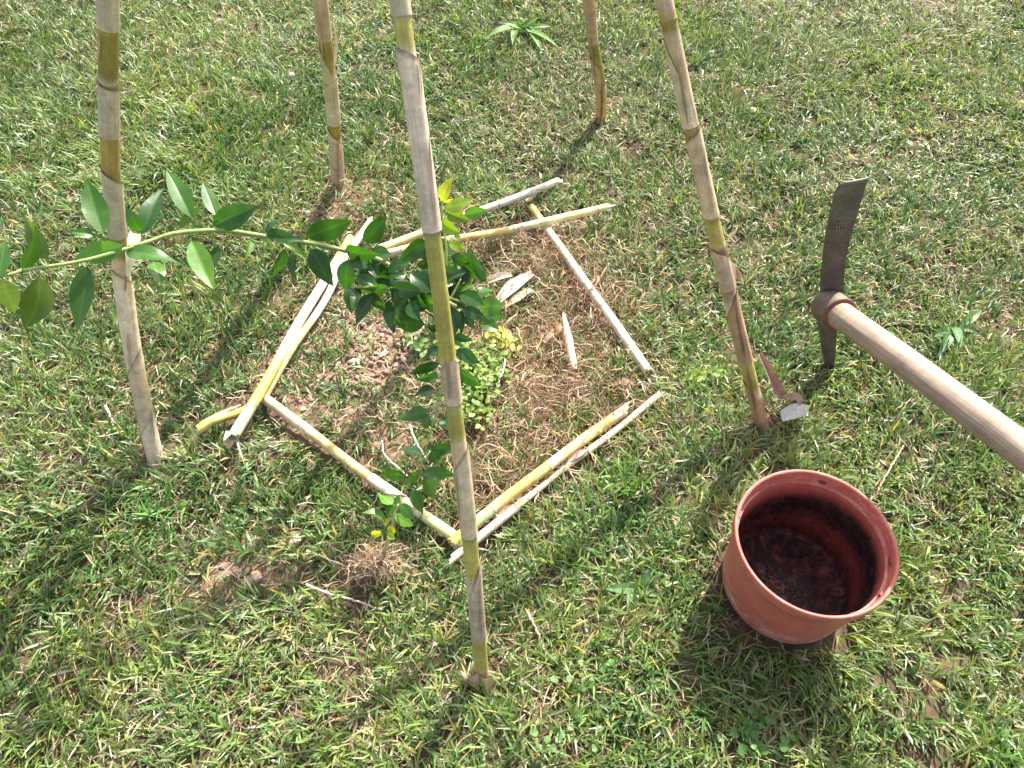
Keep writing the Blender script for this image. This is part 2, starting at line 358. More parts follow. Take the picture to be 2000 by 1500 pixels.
def rock(mb, c, r, col, seed, flat=.7):
    q = np.random.default_rng(seed); V = []; F = []; nu, nv = 9, 6; d = q.normal(size=(8, 3)); d /= np.linalg.norm(d, axis=1)[:, None]; cut = q.uniform(.5, .95, 8)
    for j in range(nv + 1):
        th = math.pi * j / nv
        for i in range(nu):
            ph = 2 * math.pi * (i + .5 * (j % 2)) / nu; p = np.array([math.sin(th) * math.cos(ph), math.sin(th) * math.sin(ph), math.cos(th)])
            k = 1.0
            for dd, cc in zip(d, cut):
                if p @ dd > 1e-6: k = min(k, cc / (p @ dd))
            V.append(np.asarray(c) + p * k * r * np.array([1, q.uniform(.95, 1.05), flat]))
    for j in range(nv):
        for i in range(nu):
            i2 = (i + 1) % nu; F.append((j * nu + i, (j + 1) * nu + i, (j + 1) * nu + i2, j * nu + i2))
    mb.add(V, F, np.asarray(col) * q.uniform(.8, 1.2))

def gravel():
    mb = MB(); k = 0
    for (px, py, rx, ry, n, big) in [(745, 690, 85, 50, 900, .0080), (640, 660, 75, 55, 350, .0075), (770, 380, 80, 35, 60, .008), (625, 430, 45, 20, 60, .008), (490, 1115, 55, 25, 60, .008), (600, 760, 60, 40, 60, .007), (560, 720, 40, 50, 50, .007), (760, 850, 70, 50, 50, .007), (1050, 740, 90, 70, 260, .006), (1120, 620, 60, 80, 160, .006), (1050, 510, 50, 35, 120, .006)]:
        for _ in range(n):
            g = G(px + rng.normal(0, rx), py + rng.normal(0, ry)); r = big * (.18 + .95 * rng.random() ** 2.3); k += 1
            c = [.30, .19, .145] if rng.random() < .8 else [.38, .29, .235]
            rock(mb, (g[0], g[1], hz1(g[0], g[1]) + r * .35), r, c, k, rng.uniform(.6, .85))
    o = mb.build("gravel", M_stone, smooth=False); o["kind"] = "stuff"; o["label"] = "reddish gravel and crumbs of earth on the bare patch"; o["category"] = "gravel"
gravel()
for i, (px, py, r, c, lab) in enumerate([
        (573, 153, .017, (.50, .40, .33), "small pale stone in the grass, left of the back left standing cane"),
        (889, 243, .017, (.52, .38, .32), "pinkish stone in the grass, right of the tall cane nearest the camera"),
        (1468, 217, .015, (.56, .46, .38), "pale stone in the grass, right of the leaning cane with peeling sheath"),
        (1214, 762, .026, (.20, .12, .085), "dark brown clod of earth beside the right end of the thin lying cane"),
        (505, 1138, .016, (.36, .24, .175), "larger reddish clod of earth on the bare spot left of the uprooted sprig"),
        (470, 1122, .011, (.32, .21, .155), "smaller reddish clod beside the larger one on the lower bare spot"),
        (597, 414, .014, (.40, .36, .34), "grey pebble on bare earth below the back left standing cane"),
        (693, 714, .013, (.50, .40, .34), "smooth pale pebble at the left rim of the gravel patch"),
        (840, 1048 - 100, .011, (.30, .20, .15), "small brown pebble under the drooping leafy twig"),
        (578, 1062, .014, (.47, .35, .27), "pale pebble in grass, right above the lower bare spot")]):
    g = G(px, py); mb = MB(); z = hz1(g[0], g[1]); rock(mb, (g[0], g[1], z + r * .55), r, c, 900 + i, .75)
    tag(mb.build("stone" if "clod" not in lab else "earth_clod", M_stone, loc=(g[0], g[1], z), smooth=False), lab, "stone" if "clod" not in lab else "clod", "loose stones and clods")

# ------------------------------------------------------------------ canes
TAN = (.56, .41, .25); BEIGE = (.62, .48, .31); GREYB = (.60, .50, .35); OLIVE = (.29, .235, .055); AMBER = (.42, .30, .08); YGREEN = (.38, .335, .085); GREEN = (.27, .33, .09)
PALE = (.60, .51, .34); CREAM = (.64, .56, .37); YELLOW = (.56, .43, .12); BROWN = (.22, .12, .07); MAUVE = (.52, .39, .30); BLUEG = (.30, .38, .20); WHITE = (.68, .62, .49); DRYB = (.40, .28, .17)

def band_colours(t, bands, soft=.004):
    """bands = [(t_start, colour), ...] ascending in t"""
    C = np.zeros((len(t), 3)); C[:] = bands[0][1]
    for (b, c) in bands[1:]:
        f = np.clip((t - b) / soft + .5, 0, 1)[:, None]; C = C * (1 - f) + f * np.asarray(c)
    return C

class Axis:
    """a gently crooked line from A to B"""
    def __init__(s, A, B, bend=.0, seed=0, via=None):
        A = np.asarray(A, float); B = np.asarray(B, float); q = np.random.default_rng(seed); L = np.linalg.norm(B - A); s.L = L
        pts = [A] + (via or []) + [B]
        if not via:
            d = norm(B - A); n = norm(np.cross(d, q.normal(size=3))); m = norm(np.cross(d, n))
            pts = [A + d * L * k + (n * q.normal(0, bend) + m * q.normal(0, bend)) * (1 if 0 < k < 1 else 0) for k in np.linspace(0, 1, 5)]
        s.P = spline(pts, 400); s.l = np.concatenate([[0], np.cumsum(np.linalg.norm(np.diff(s.P, axis=0), axis=1))]); s.L = s.l[-1]; s.T, s.N, s.B = frames(s.P)
        s.py = pix(s.P)[:, 1]
    def at(s, d): return np.stack([np.interp(d, s.l, s.P[:, k]) for k in range(3)], -1)
    def fr(s, d):
        i = np.clip(np.searchsorted(s.l, d), 0, len(s.l) - 1); return s.T[i], s.N[i], s.B[i]
    def ofy(s, y):                                # distance along the axis where it crosses photo row y
        o = np.argsort(s.py); return float(np.interp(y, s.py[o], s.l[o]))

def cane_mesh(ax, r0, r1, nodes, bands, sides=22, cut0=.0, cut1=.0, rag0=.0, rag1=.0, seed=0, hollow=True, d0=0, d1=None, soft=.004, nodecol=None):
    d1 = ax.L if d1 is None else d1; n = max(30, int((d1 - d0) / .004)); t = np.linspace(d0, d1, n)
    for nd in nodes: t = np.concatenate([t, nd + np.array([-.004, -.0025, -.001, 0, .001, .0025, .004])])
    t = np.unique(np.clip(t, d0, d1)); R = r0 + (r1 - r0) * (t - d0) / (d1 - d0)
    for nd in nodes: R = R * (1 + .07 * np.exp(-((t - nd) / .0022) ** 2) - .025 * np.exp(-((t - nd + .007) / .004) ** 2))
    C = band_colours(t, bands, soft)
    for i, nd in enumerate(nodes):
        f = np.exp(-((t - nd) / .0016) ** 2)[:, None] * .75; C = C * (1 - f) + f * np.asarray(nodecol or (.30, .19, .09))
    q = np.random.default_rng(seed); a = np.linspace(0, 2 * np.pi, sides, endpoint=False)
    def off(cut, rag):
        return cut * np.cos(a - q.uniform(0, 6.28)) + q.uniform(-rag, rag, sides)
    mb = MB(); P = ax.at(t); tube(mb, P, R, C, sides, cap=not hollow, end_off=(off(cut0, rag0), off(cut1, rag1)))
    if hollow:                                    # open ends: rim, then a dark bore
        nv = len(t)
        for (row, sgn, ring) in ((0, 1, 0), (nv - 1, -1, nv - 1)):
            T, N, Bn = ax.fr(t[row]); o = ring * sides; outer = np.array(mb.v[o:o + sides]); cen = outer.mean(0)
            inner = cen + (outer - cen) * .72; deep = inner + T * sgn * .03
            V = np.vstack([outer, inner, deep]); F = []
            for k in range(sides):
                k2 = (k + 1) % sides
                for (u, v) in ((0, 1), (1, 2)):
                    f = (u * sides + k, v * sides + k, v * sides + k2, u * sides + k2); F.append(f if sgn > 0 else f[::-1])
            F.append(tuple(2 * sides + k for k in range(sides)))
            mb.add(V, F, np.vstack([np.tile((.72, .66, .5), (sides, 1)), np.tile((.62, .52, .34), (sides, 1)), np.tile((.25, .18, .1), (sides, 1))]))
    return mb

def sheath_mesh(ax, d0, d1, rfun, col, tip_side=1.0, skew=.03, span=6.1, lift=.0008, flare=.0008, col2=None, seed=0, phase=None):
    """a dry leaf sheath wrapped round the cane: the upper edge slants up to a point, its two long edges overlap"""
    q = np.random.default_rng(seed); sides = 26; n = 26; ph = np.linspace(0, span, sides); mid = span / 2
    T, N, Bn = ax.fr((d0 + d1) / 2)
    to = CAM - ax.at((d0 + d1) / 2); a0 = math.atan2(to @ Bn, to @ N) if phase is None else phase      # where the tip points
    V = []; U = []; C = []
    for i in range(n + 1):
        s = i / n
        for k, p in enumerate(ph):
            u = (p - mid) / mid; top = d1 - skew * abs(u) ** 1.4 - .0025 * q.random() * (s > .95); d = d0 + (top - d0) * s
            T, N, Bn = ax.fr(d); a = a0 + tip_side + (p - mid); r = rfun(d) + lift + .0010 * (k / sides) + flare * s ** 5 * (1 - .3 * abs(u))
            V.append(ax.at(np.array([d]))[0] + r * (math.cos(a) * N + math.sin(a) * Bn)); U.append((p / 6.28, d))
            c = np.asarray(col) * (1 - .62 * (s > .97)) if col2 is None else np.asarray(col) * (1 - s) + np.asarray(col2) * s; C.append(c * (1 - .25 * (k in (0, sides - 1))))
    F = [(i * sides + k, i * sides + k + 1, (i + 1) * sides + k + 1, (i + 1) * sides + k) for i in range(n) for k in range(sides - 1)]
    mb = MB(); mb.add(V, F, np.array(C), U); return mb

def ribbon(mb, pts, widths, col, nrm=None, cup=.25, n=16, cross=5, twist=0.0, col2=None):
    """a thin dry strip (husk, splinter, peel) with a cupped section"""
    P = spline(pts, n); W = np.interp(np.linspace(0, 1, n), np.linspace(0, 1, len(widths)), widths); T, N, Bn = frames(P); V = []; C = []; U = []
    for i in range(n):
        up = norm(np.asarray(nrm if nrm is not None else (0, -.3, 1.0)) - T[i] * (T[i] @ np.asarray(nrm if nrm is not None else (0, -.3, 1.0)))); sd = np.cross(T[i], up)
        a = twist * i / n; up, sd = up * math.cos(a) + sd * math.sin(a), sd * math.cos(a) - up * math.sin(a)
        for k in range(cross):
            u = 2 * k / (cross - 1) - 1; V.append(P[i] + sd * u * W[i] / 2 + up * cup * W[i] * (u * u - .5)); U.append((u * .1, i / n * .2)); f = i / (n - 1)
            C.append(np.asarray(col) * (1 - f) + np.asarray(col2 if col2 is not None else col) * f)
    F = [(i * cross + k, i * cross + k + 1, (i + 1) * cross + k + 1, (i + 1) * cross + k) for i in range(n - 1) for k in range(cross - 1)]
    mb.add(V, F, np.array(C), U)

def stake(label, base, top, topd, rb, rt, length, nodes_y, bands_y, sheaths, seed, bend=.004, hole=True, via=None):
    """a cane pushed into the lawn; base/top are photo positions of where it enters the grass and leaves the picture"""
    A = G(*base); B = D(top[0], top[1], topd); d = norm(B - A); A0 = A - d * .05
    va = [D(*v) for v in via] if via else None
    full = A + d * length
    ax = Axis(A0, full, bend, seed) if not va else Axis(A0, B + norm(B - va[-1]) * (length - np.linalg.norm(B - A)), via=va + [B])
    root = thing("cane_stake", label, "cane stake", (A[0], A[1], hz1(A[0], A[1])), "canes standing in the lawn")
    rf = lambda q: rb + (rt - rb) * q / ax.L
    bands = sorted([(ax.ofy(y), c) for (y, c) in bands_y], key=lambda q: q[0]); nodes = [ax.ofy(y) for y in nodes_y]
    ytop = ax.ofy(2); nn = ytop + .05
    while nn < ax.L - .05: nodes.append(nn); nn += .17
    cane_mesh(ax, rb, rt, nodes, bands, seed=seed, rag1=.004, soft=.012).build("culm", M_cane, root)
    for i, sh in enumerate(sheaths):
        y0, y1, col = sh[:3]; kw = sh[3] if len(sh) > 3 else {}
        o = sheath_mesh(ax, ax.ofy(y0), ax.ofy(y1), rf, col, seed=seed * 10 + i, **kw).build("sheath", M_sheath, root)
    return root, ax

S_left, AX_left = stake("thick pale cane standing at the left behind the leafy branch", (312, 914), (210, 0), .95, .0150, .0112, 1.35, [158, 470, 655, 800],
    [(930, BEIGE), (790, TAN), (770, OLIVE), (700, BEIGE), (660, GREYB), (530, TAN), (500, OLIVE), (440, OLIVE), (330, AMBER), (240, TAN), (215, OLIVE), (160, GREYB), (150, OLIVE), (60, AMBER), (40, GREYB)],
    [(908, 800, (.66, .54, .40), dict(skew=.06, tip_side=1.5)), (846, 672, BEIGE, dict(skew=.07, tip_side=1.45)), (716, 522, (.74, .60, .42), dict(skew=.035, tip_side=-1.2)), (460, 328, GREYB, dict(skew=.030, tip_side=-1.3)),
     (262, 156, GREYB, dict(skew=.010, tip_side=-1.5)), (52, -60, GREYB, dict(skew=.004, tip_side=0))], 11, via=[(286, 820, 1.44), (258, 680, 1.365), (236, 520, 1.27), (215, 300, 1.13)])
S_bleft, AX_bleft = stake("cane standing at the back left, wrapped in slanting dry sheaths", (660, 356), (625, 0), 1.50, .0165, .0115, 1.35, [70, 150, 240],
    [(360, TAN), (300, BEIGE), (265, OLIVE), (230, GREEN), (205, BEIGE), (155, TAN), (140, OLIVE), (75, GREEN), (60, TAN)],
    [(350, 245, (.66, .50, .36), dict(skew=.07, tip_side=-1.4)), (238, 148, GREYB, dict(skew=.02, tip_side=1.4)), (205, 80, (.56, .47, .26), dict(skew=.10, tip_side=-1.5, span=4.6)), (72, -60, TAN, dict(skew=.01, tip_side=-.4))], 12, via=[(652, 240, 1.78), (645, 160, 1.68), (634, 75, 1.58)])
S_front, AX_front = stake("longest cane standing closest to the camera in front of the sapling", (940, 1318), (780, 0), .62, .0122, .0064, 1.30, [32, 452, 785, 1045, 1246],
    [(1330, TAN), (1300, YGREEN), (1246, GREEN), (1240, MAUVE), (1120, YGREEN), (1100, YGREEN), (1050, GREEN), (1040, TAN), (870, BEIGE), (855, YGREEN), (800, GREEN), (786, TAN), (700, YGREEN), (480, YGREEN), (455, GREEN), (448, BEIGE), (300, MAUVE), (120, BEIGE), (95, YGREEN), (36, GREEN), (28, PALE)],
    [(448, 84, (.66, .54, .42), dict(skew=.016, tip_side=-1.4)), (784, 690, (.60, .46, .33), dict(skew=.03, tip_side=.3, span=4.0)), (1042, 868, (.64, .51, .34), dict(skew=.05, tip_side=1.3)), (1242, 1095, (.50, .40, .30), dict(skew=.09, tip_side=1.2, span=4.2)), (30, -80, PALE, dict(skew=.004))], 13, via=[(917, 1050, .985), (886, 790, .853), (844, 455, .727), (806, 180, .656)])
S_bright, AX_bright = stake("shortest looking cane, standing farthest back with a split amber base", (1172, 234), (1150, 0), 1.75, .0150, .0110, 1.35, [98, 172],
    [(240, AMBER), (190, (.66, .44, .18)), (165, OLIVE), (104, OLIVE), (96, OLIVE), (80, TAN), (30, AMBER), (10, TAN)],
    [(232, 150, (.74, .50, .24), dict(skew=.09, tip_side=-1.3, span=4.2)), (168, 100, TAN, dict(skew=.05, tip_side=-1.5, span=3.6)), (75, -40, TAN, dict(skew=.04, tip_side=-1.4, span=4.2))], 14, via=[(1173, 170, 2.04), (1160, 95, 1.90)])
S_right, AX_right = stake("leaning cane on the right with brown sheaths peeling near its foot", (1488, 828), (1288, 0), 1.02, .0135, .0108, 1.35, [38, 246, 425, 560, 700],
    [(835, DRYB), (780, TAN), (755, YGREEN), (700, YGREEN), (690, TAN), (580, DRYB), (565, BROWN), (480, TAN), (476, YGREEN), (428, OLIVE), (420, TAN), (275, OLIVE), (246, TAN), (110, BEIGE), (60, OLIVE), (40, AMBER), (25, TAN)],
    [(822, 735, (.46, .31, .17), dict(skew=.09, tip_side=-1.2, span=4.4)), (704, 566, (.46, .31, .18), dict(skew=.07, tip_side=1.4)), (562, 478, (.58, .43, .29), dict(skew=.04, tip_side=-1.0)), (420, 250, (.62, .47, .30), dict(skew=.02, tip_side=1.4)), (244, 60, (.70, .57, .40), dict(skew=.12, tip_side=-1.5, span=4.6))], 15)

def flaps():
    # torn bits of sheath hanging off the canes (each a part of its own cane)
    mb = MB(); ribbon(mb, [D(1484, 690, 1.50), D(1500, 720, 1.50), D(1520, 760, 1.505), D(1532, 776, 1.51)], [.010, .016, .020, .018], (.36, .22, .18), cup=.5, twist=.5)
    ribbon(mb, [D(1532, 776, 1.51), D(1545, 772, 1.50), D(1560, 775, 1.50), D(1562, 792, 1.51)], [.018, .022, .018, .004], (.50, .36, .30), cup=.4, twist=1.2, nrm=(.3, -.6, .5)); mb.build("peeling_sheath", M_sheath, S_right)
    mb = MB(); ribbon(mb, [D(1412, 505, 1.375), D(1428, 525, 1.36), D(1438, 560, 1.375)], [.012, .016, .002], (.58, .44, .34), cup=.4, twist=-.8, nrm=(.2, -1, .2)); ribbon(mb, [D(1432, 520, 1.37), D(1444, 535, 1.37), D(1452, 555, 1.38)], [.004, .010, .003], (.45, .33, .25), cup=.6, twist=2.0); mb.build("peeling_sheath", M_sheath, S_right)
    mb = MB(); ribbon(mb, [D(1452, 745, 1.50), D(1478, 775, 1.50), D(1506, 795, 1.52)], [.010, .012, .002], (.42, .30, .18), cup=.4, twist=.8); mb.build("peeling_sheath", M_sheath, S_right)
    mb = MB(); ribbon(mb, [D(264, 455, 1.255), D(258, 490, 1.25), D(248, 540, 1.26)], [.018, .022, .002], (.66, .60, .40), cup=.2, nrm=(.3, -1, .2)); mb.build("peeling_sheath", M_sheath, S_left)
    mb = MB(); ribbon(mb, [D(912, 885, 1.13), D(925, 920, 1.125), D(916, 960, 1.135)], [.004, .010, .002], (.50, .36, .24), cup=.5, nrm=(.6, -.8, .2)); mb.build("peeling_sheath", M_sheath, S_front)
    mb = MB(); ribbon(mb, [D(652, 45, 1.70), D(655, 90, 1.73), D(650, 145, 1.78)], [.004, .010, .006], (.62, .50, .36), cup=.5, nrm=(.7, -.8, .2)); mb.build("peeling_sheath", M_sheath, S_bleft)
    for (root, ax, y0, y1, ang, wd, c) in [(S_left, AX_left, 560, 520, .3, .004, (.36, .26, .15)), (S_left, AX_left, 715, 640, -.35, .006, (.52, .40, .26)), (S_left, AX_left, 860, 795, .45, .005, (.40, .30, .19)), (S_left, AX_left, 330, 250, .9, .004, (.55, .44, .28)), (S_left, AX_left, 120, 60, -.8, .004, (.50, .40, .26)),
                                   (S_front, AX_front, 770, 680, -.2, .004, (.40, .29, .19)), (S_front, AX_front, 1010, 900, -.9, .004, (.42, .31, .18)), (S_front, AX_front, 1230, 1110, .5, .004, (.34, .25, .17)), (S_front, AX_front, 440, 260, .6, .003, (.48, .37, .27)), (S_front, AX_front, 200, 95, .9, .003, (.50, .38, .28)),
                                   (S_right, AX_right, 240, 80, -.1, .004, (.36, .30, .14)), (S_right, AX_right, 410, 290, .5, .004, (.42, .30, .18)), (S_right, AX_right, 690, 580, .2, .005, (.22, .13, .08)), (S_right, AX_right, 800, 700, -.2, .006, (.26, .17, .10)),
                                   (S_bleft, AX_bleft, 345, 260, .2, .006, (.46, .34, .22)), (S_bleft, AX_bleft, 220, 110, .5, .006, (.60, .48, .30)), (S_bleft, AX_bleft, 110, 20, -.4, .005, (.44, .33, .20)), (S_bright, AX_bright, 230, 150, .1, .007, (.34, .20, .09)), (S_bright, AX_bright, 150, 60, -.5, .005, (.40, .28, .14))]:
        P = []; mid_ = (ax.ofy(y0) + ax.ofy(y1)) / 2; T, N, Bn = ax.fr(mid_); to = CAM - ax.at(np.array([mid_]))[0]; a0 = math.atan2(to @ Bn, to @ N) + ang; L_ = ax.L; r0_ = {id(S_left): (.0150, .0112), id(S_front): (.0122, .0064), id(S_right): (.0135, .0108), id(S_bleft): (.0165, .0115), id(S_bright): (.0150, .0110)}[id(root)]
        for q in np.linspace(0, 1, 7):
            d = ax.ofy(y0) + (ax.ofy(y1) - ax.ofy(y0)) * q; T, N, Bn = ax.fr(d); r = r0_[0] + (r0_[1] - r0_[0]) * d / L_ + .0026 + .003 * q ** 6; a = a0 + .35 * (q - .5); P.append(ax.at(np.array([d]))[0] + r * (math.cos(a) * N + math.sin(a) * Bn))
        mb = MB(); ribbon(mb, P, [.0008, wd, wd * .8, wd, .0006], c, nrm=math.cos(a0) * N + math.sin(a0) * Bn, cup=.15); mb.build("peeling_strip", M_sheath, root)
    # broken old sheath collar round the foot of the nearest cane
    for (pts, wd, c) in [([G(938, 1352, .0), G(930, 1335, .02), G(922, 1318, .045)], [.022, .026, .018], (.46, .33, .24)), ([G(950, 1352, 0), G(950, 1336, .02), G(948, 1322, .04)], [.024, .026, .020], (.50, .36, .24)),
                         ([G(918, 1340, .0), G(908, 1326, .02), G(898, 1312, .025)], [.012, .018, .006], (.52, .40, .30)), ([G(952, 1318, .012), G(965, 1325, .012), G(976, 1330, .008)], [.012, .010, .003], (.56, .46, .32))]:
        mb = MB(); ribbon(mb, pts, wd, c, nrm=(0, -1, .3), cup=-.35); mb.build("torn_husk", M_sheath, S_front)
flaps()

def lying(label, a, b, ha, hb, r0, r1, nodes, bands, seed, cut=(.006, .006), rag=(.007, .008), splinters=(), bend=.0035, husks=(), group="cut canes laid round the planting patch"):
    """a cut cane lying on the lawn; a, b = photo positions of its ends, ha, hb = heights of its axis; nodes and bands as fractions from a to b"""
    A = G(a[0], a[1], ha + .008); B = G(b[0], b[1], hb + .008); ax = Axis(A, B, bend, seed); m = (A + B) / 2
    root = thing("lying_cane", label, "cut cane", (m[0], m[1], hz1(m[0], m[1])), group)
    cane_mesh(ax, r0, r1, [q * ax.L for q in nodes], [(q * ax.L, c) for q, c in bands], cut0=cut[0], cut1=cut[1], rag0=rag[0], rag1=rag[1], seed=seed, soft=.02, nodecol=(.33, .24, .10)).build("culm", M_cane, root)
    for (pts, wd, c) in splinters:
        mb = MB(); ribbon(mb, pts, wd, c, cup=.3); mb.build("splinter", M_sheath, root)
    for (q0, q1, c, kw) in husks:
        sheath_mesh(ax, q0 * ax.L, q1 * ax.L, lambda d: r0 + (r1 - r0) * d / ax.L, c, seed=seed, **kw).build("husk", M_sheath, root)
    return ax

lying("thick yellow and white cane crossing over the short stub at the left corner", (686, 462), (452, 858), .034, .040, .0095, .0115, [.86, .45], [(0, YELLOW), (.14, CREAM), (.24, WHITE), (.58, PALE), (.66, YELLOW), (.85, BLUEG), (.9, PALE)], 21, cut=(.004, .014), rag=(.002, .005),
      splinters=[([G(462, 855, .042), G(470, 880, .03), G(478, 908, .016)], [.008, .005, .001], CREAM), ([G(446, 842, .045), G(443, 858, .042), G(441, 870, .036)], [.010, .012, .008], WHITE)])
lying("slimmer whitish cane tucked under the thick left one, its twin", (724, 432), (516, 776), .028, .024, .0085, .0080, [.4, .8], [(0, CREAM), (.2, PALE), (.32, WHITE), (.6, (.58, .47, .21)), (.85, (.54, .43, .18))], 22)
lying("short yellow cane stub jutting out at the left corner of the frame", (383, 842), (520, 783), .022, .014, .0098, .0085, [.9], [(0, (.56, .52, .16)), (.3, YELLOW), (.8, (.6, .52, .2))], 23, cut=(.012, .003), rag=(.003, .003),
      splinters=[([G(390, 826, .034), G(430, 806, .036), G(470, 790, .034)], [.004, .007, .004], (.58, .45, .33))])
lying("long straw yellow cane running diagonally along the near left side", (518, 778), (914, 1066), .022, .020, .0100, .0105, [.235, .56, .77], [(0, TAN), (.1, BEIGE), (.23, PALE), (.27, (.58, .46, .19)), (.54, YELLOW), (.57, GREYB), (.66, (.70, .58, .30)), (.77, (.62, .52, .40)), (.8, (.60, .62, .26)), (1.0, (.58, .60, .22))], 24, cut=(.004, .02), rag=(.006, .006),
      splinters=[([G(884, 1060, .024), G(893, 1075, .018), G(904, 1090, .012)], [.003, .004, .001], WHITE), ([G(868, 1102, .012), G(890, 1090, .018), G(925, 1070, .02)], [.010, .014, .012], (.72, .64, .56)), ([G(895, 1065, .026), G(905, 1082, .02), G(914, 1100, .012)], [.004, .004, .001], WHITE)],
      husks=[(.02, .26, (.62, .48, .33), dict(skew=.03, tip_side=1.4, span=3.4)), (.56, .72, (.66, .55, .44), dict(skew=.04, tip_side=-1.2, span=3.6))])
lying("thick yellow cane with a blue-green end on the near right side", (886, 1058), (1222, 800), .026, .026, .0110, .0105, [.21, .52, .82], [(0, YGREEN), (.12, BLUEG), (.2, (.46, .54, .30)), (.22, (.60, .46, .20)), (.27, (.58, .46, .14)), (.5, YELLOW), (.53, PALE), (.6, (.68, .56, .22)), (.82, YELLOW), (.92, PALE)], 25, cut=(.006, .016), rag=(.004, .006))
lying("long thin pale cane lying parallel outside the thick near right one", (880, 1094), (1290, 768), .016, .018, .0078, .0066, [.3, .62, .84], [(0, PALE), (.12, (.70, .60, .26)), (.3, TAN), (.33, BEIGE), (.62, PALE), (.8, CREAM), (.85, (.70, .58, .38))], 26, cut=(.014, .006),
      splinters=[([G(966, 1010, .03), G(985, 998, .034), G(1012, 985, .026)], [.010, .018, .006], (.42, .28, .20)), ([G(1110, 900, .03), G(1130, 886, .034), G(1156, 872, .028)], [.006, .014, .003], (.46, .32, .25))],
      husks=[(.05, .30, (.62, .50, .42), dict(skew=.05, tip_side=.9, span=4.0))])
lying("long bleached white cane lying along the far right side", (1036, 402), (1270, 732), .020, .026, .0095, .0108, [.12, .36, .64], [(0, YGREEN), (.1, PALE), (.15, (.66, .58, .38)), (.24, CREAM), (.36, WHITE), (.62, (.60, .52, .28)), (.65, WHITE), (.95, CREAM)], 27, cut=(.006, .014), rag=(.003, .006),
      splinters=[([G(1232, 690, .030), G(1248, 712, .028), G(1268, 742, .016)], [.008, .010, .002], (.80, .76, .66)), ([G(1225, 680, .034), G(1235, 700, .030), G(1248, 722, .022)], [.005, .006, .002], (.45, .38, .24))])
lying("yellow cane with a green ringed end lying across the far side", (738, 500), (1186, 405), .026, .042, .0100, .0098, [.1, .58, .955], [(0, PALE), (.1, (.70, .60, .26)), (.35, (.58, .45, .15)), (.56, (.58, .58, .30)), (.59, PALE), (.66, (.68, .62, .30)), (.8, (.74, .60, .25)), (.955, BLUEG), (.97, (.50, .56, .20))], 28, cut=(.003, .003), rag=(.002, .003),
      splinters=[([G(1180, 404, .046), G(1192, 402, .045), G(1203, 400, .040)], [.008, .006, .001], WHITE)])
lying("pale silvery cane farthest from the camera, beyond the green ringed one", (732, 490), (1092, 352), .020, .026, .0105, .0085, [.3, .7], [(0, (.66, .60, .28)), (.3, YGREEN), (.33, PALE), (.5, (.60, .60, .46)), (.7, (.70, .68, .50)), (.95, WHITE)], 29, cut=(.004, .014), rag=(.002, .004),
      husks=[(.42, .9, (.66, .66, .54), dict(skew=.06, tip_side=.8, span=3.6))])

for (label, pts, wd, col, c2, nrm, cup) in [
        ("broad white dry husk lying pointed toward the sapling", [(968, 592, .016), (1000, 560, .03), (1040, 533, .026)], [.012, .026, .012], WHITE, (.60, .52, .46), (0, -.3, 1), .25),
        ("narrow cream husk below the broad white husk", [(986, 598, .014), (1010, 582, .022), (1038, 563, .018)], [.006, .014, .012], CREAM, CREAM, (0, -.4, 1), .3),
        ("crumpled yellowish husk above the broad white husk", [(952, 548, .018), (975, 540, .028), (1000, 536, .02)], [.014, .014, .008], (.76, .66, .44), (.80, .74, .62), (0, -.4, 1), .4),
        ("split white cane sliver standing out of the dry roots", [(1100, 612, .03), (1108, 660, .03), (1120, 722, .014)], [.006, .017, .015], CREAM, WHITE, (-.3, -.5, 1), -.45),
        ("tiny white flake beside the split cane sliver", [(1062, 668, .014), (1074, 655, .022), (1084, 645, .02)], [.007, .009, .007], WHITE, (.66, .54, .42), (0, -.3, 1), .2),
        ("flat greyish white husk by the foot of the peeling right cane", [(1526, 812, .03), (1550, 803, .032), (1580, 801, .026)], [.020, .028, .018], (.66, .64, .62), (.70, .67, .64), (-.1, -1, .7), .12),
        ("brown dead leaf curled up beside the split cane sliver", [(1084, 652, .022), (1092, 640, .03), (1100, 632, .022)], [.010, .014, .004], (.42, .20, .11), (.46, .26, .16), (0, -.3, 1), .5),
        ("small pink dry leaf upright beside the long yellow diagonal cane", [(614, 842, .004), (618, 826, .014), (617, 810, .028)], [.016, .014, .002], (.60, .42, .34), (.58, .44, .36), (0, -1, .4), .3)]:
    mb = MB(); P = [G(p[0], p[1], p[2] + .010) for p in pts]; ribbon(mb, P, [1.25 * q for q in wd], col, nrm=nrm, cup=cup, col2=c2, n=20, cross=7)
    tag(mb.build("dry_husk" if "leaf" not in label else "dead_leaf", M_sheath, loc=(P[1][0], P[1][1], 0)), label, "husk" if "leaf" not in label else "dead leaf", "scraps of cane husk and leaf")

# ------------------------------------------------------------------ twigs
def twig(label, pts, r, col, col2=None, name="twig"):
    P = spline([G(*p) for p in pts], 40); P = P + rng.normal(0, .0006, P.shape); mb = MB(); C = np.asarray(col) + (np.asarray(col2 if col2 is not None else col) - np.asarray(col)) * np.linspace(0, 1, 40)[:, None]
    R = r * (1 - .35 * np.linspace(0, 1, 40)) * (1 + .18 * np.sin(np.linspace(0, 40, 40)) * (np.arange(40) % 9 < 2)); tube(mb, P, R, C, 7)
    return tag(mb.build(name, M_bark, loc=(P[20][0], P[20][1], 0)), label, "twig", "dry twigs and runners")
twig("long pale runner lying in front of the uprooted sprig", [(598, 1142, .02), (640, 1158, .022), (690, 1172, .022), (748, 1192, .016)], .0026, (.58, .44, .32), (.62, .50, .40))
twig("pale runner slanting behind the uprooted root ball", [(600, 1076, .022), (640, 1092, .024), (676, 1106, .022)], .0022, (.60, .52, .36))
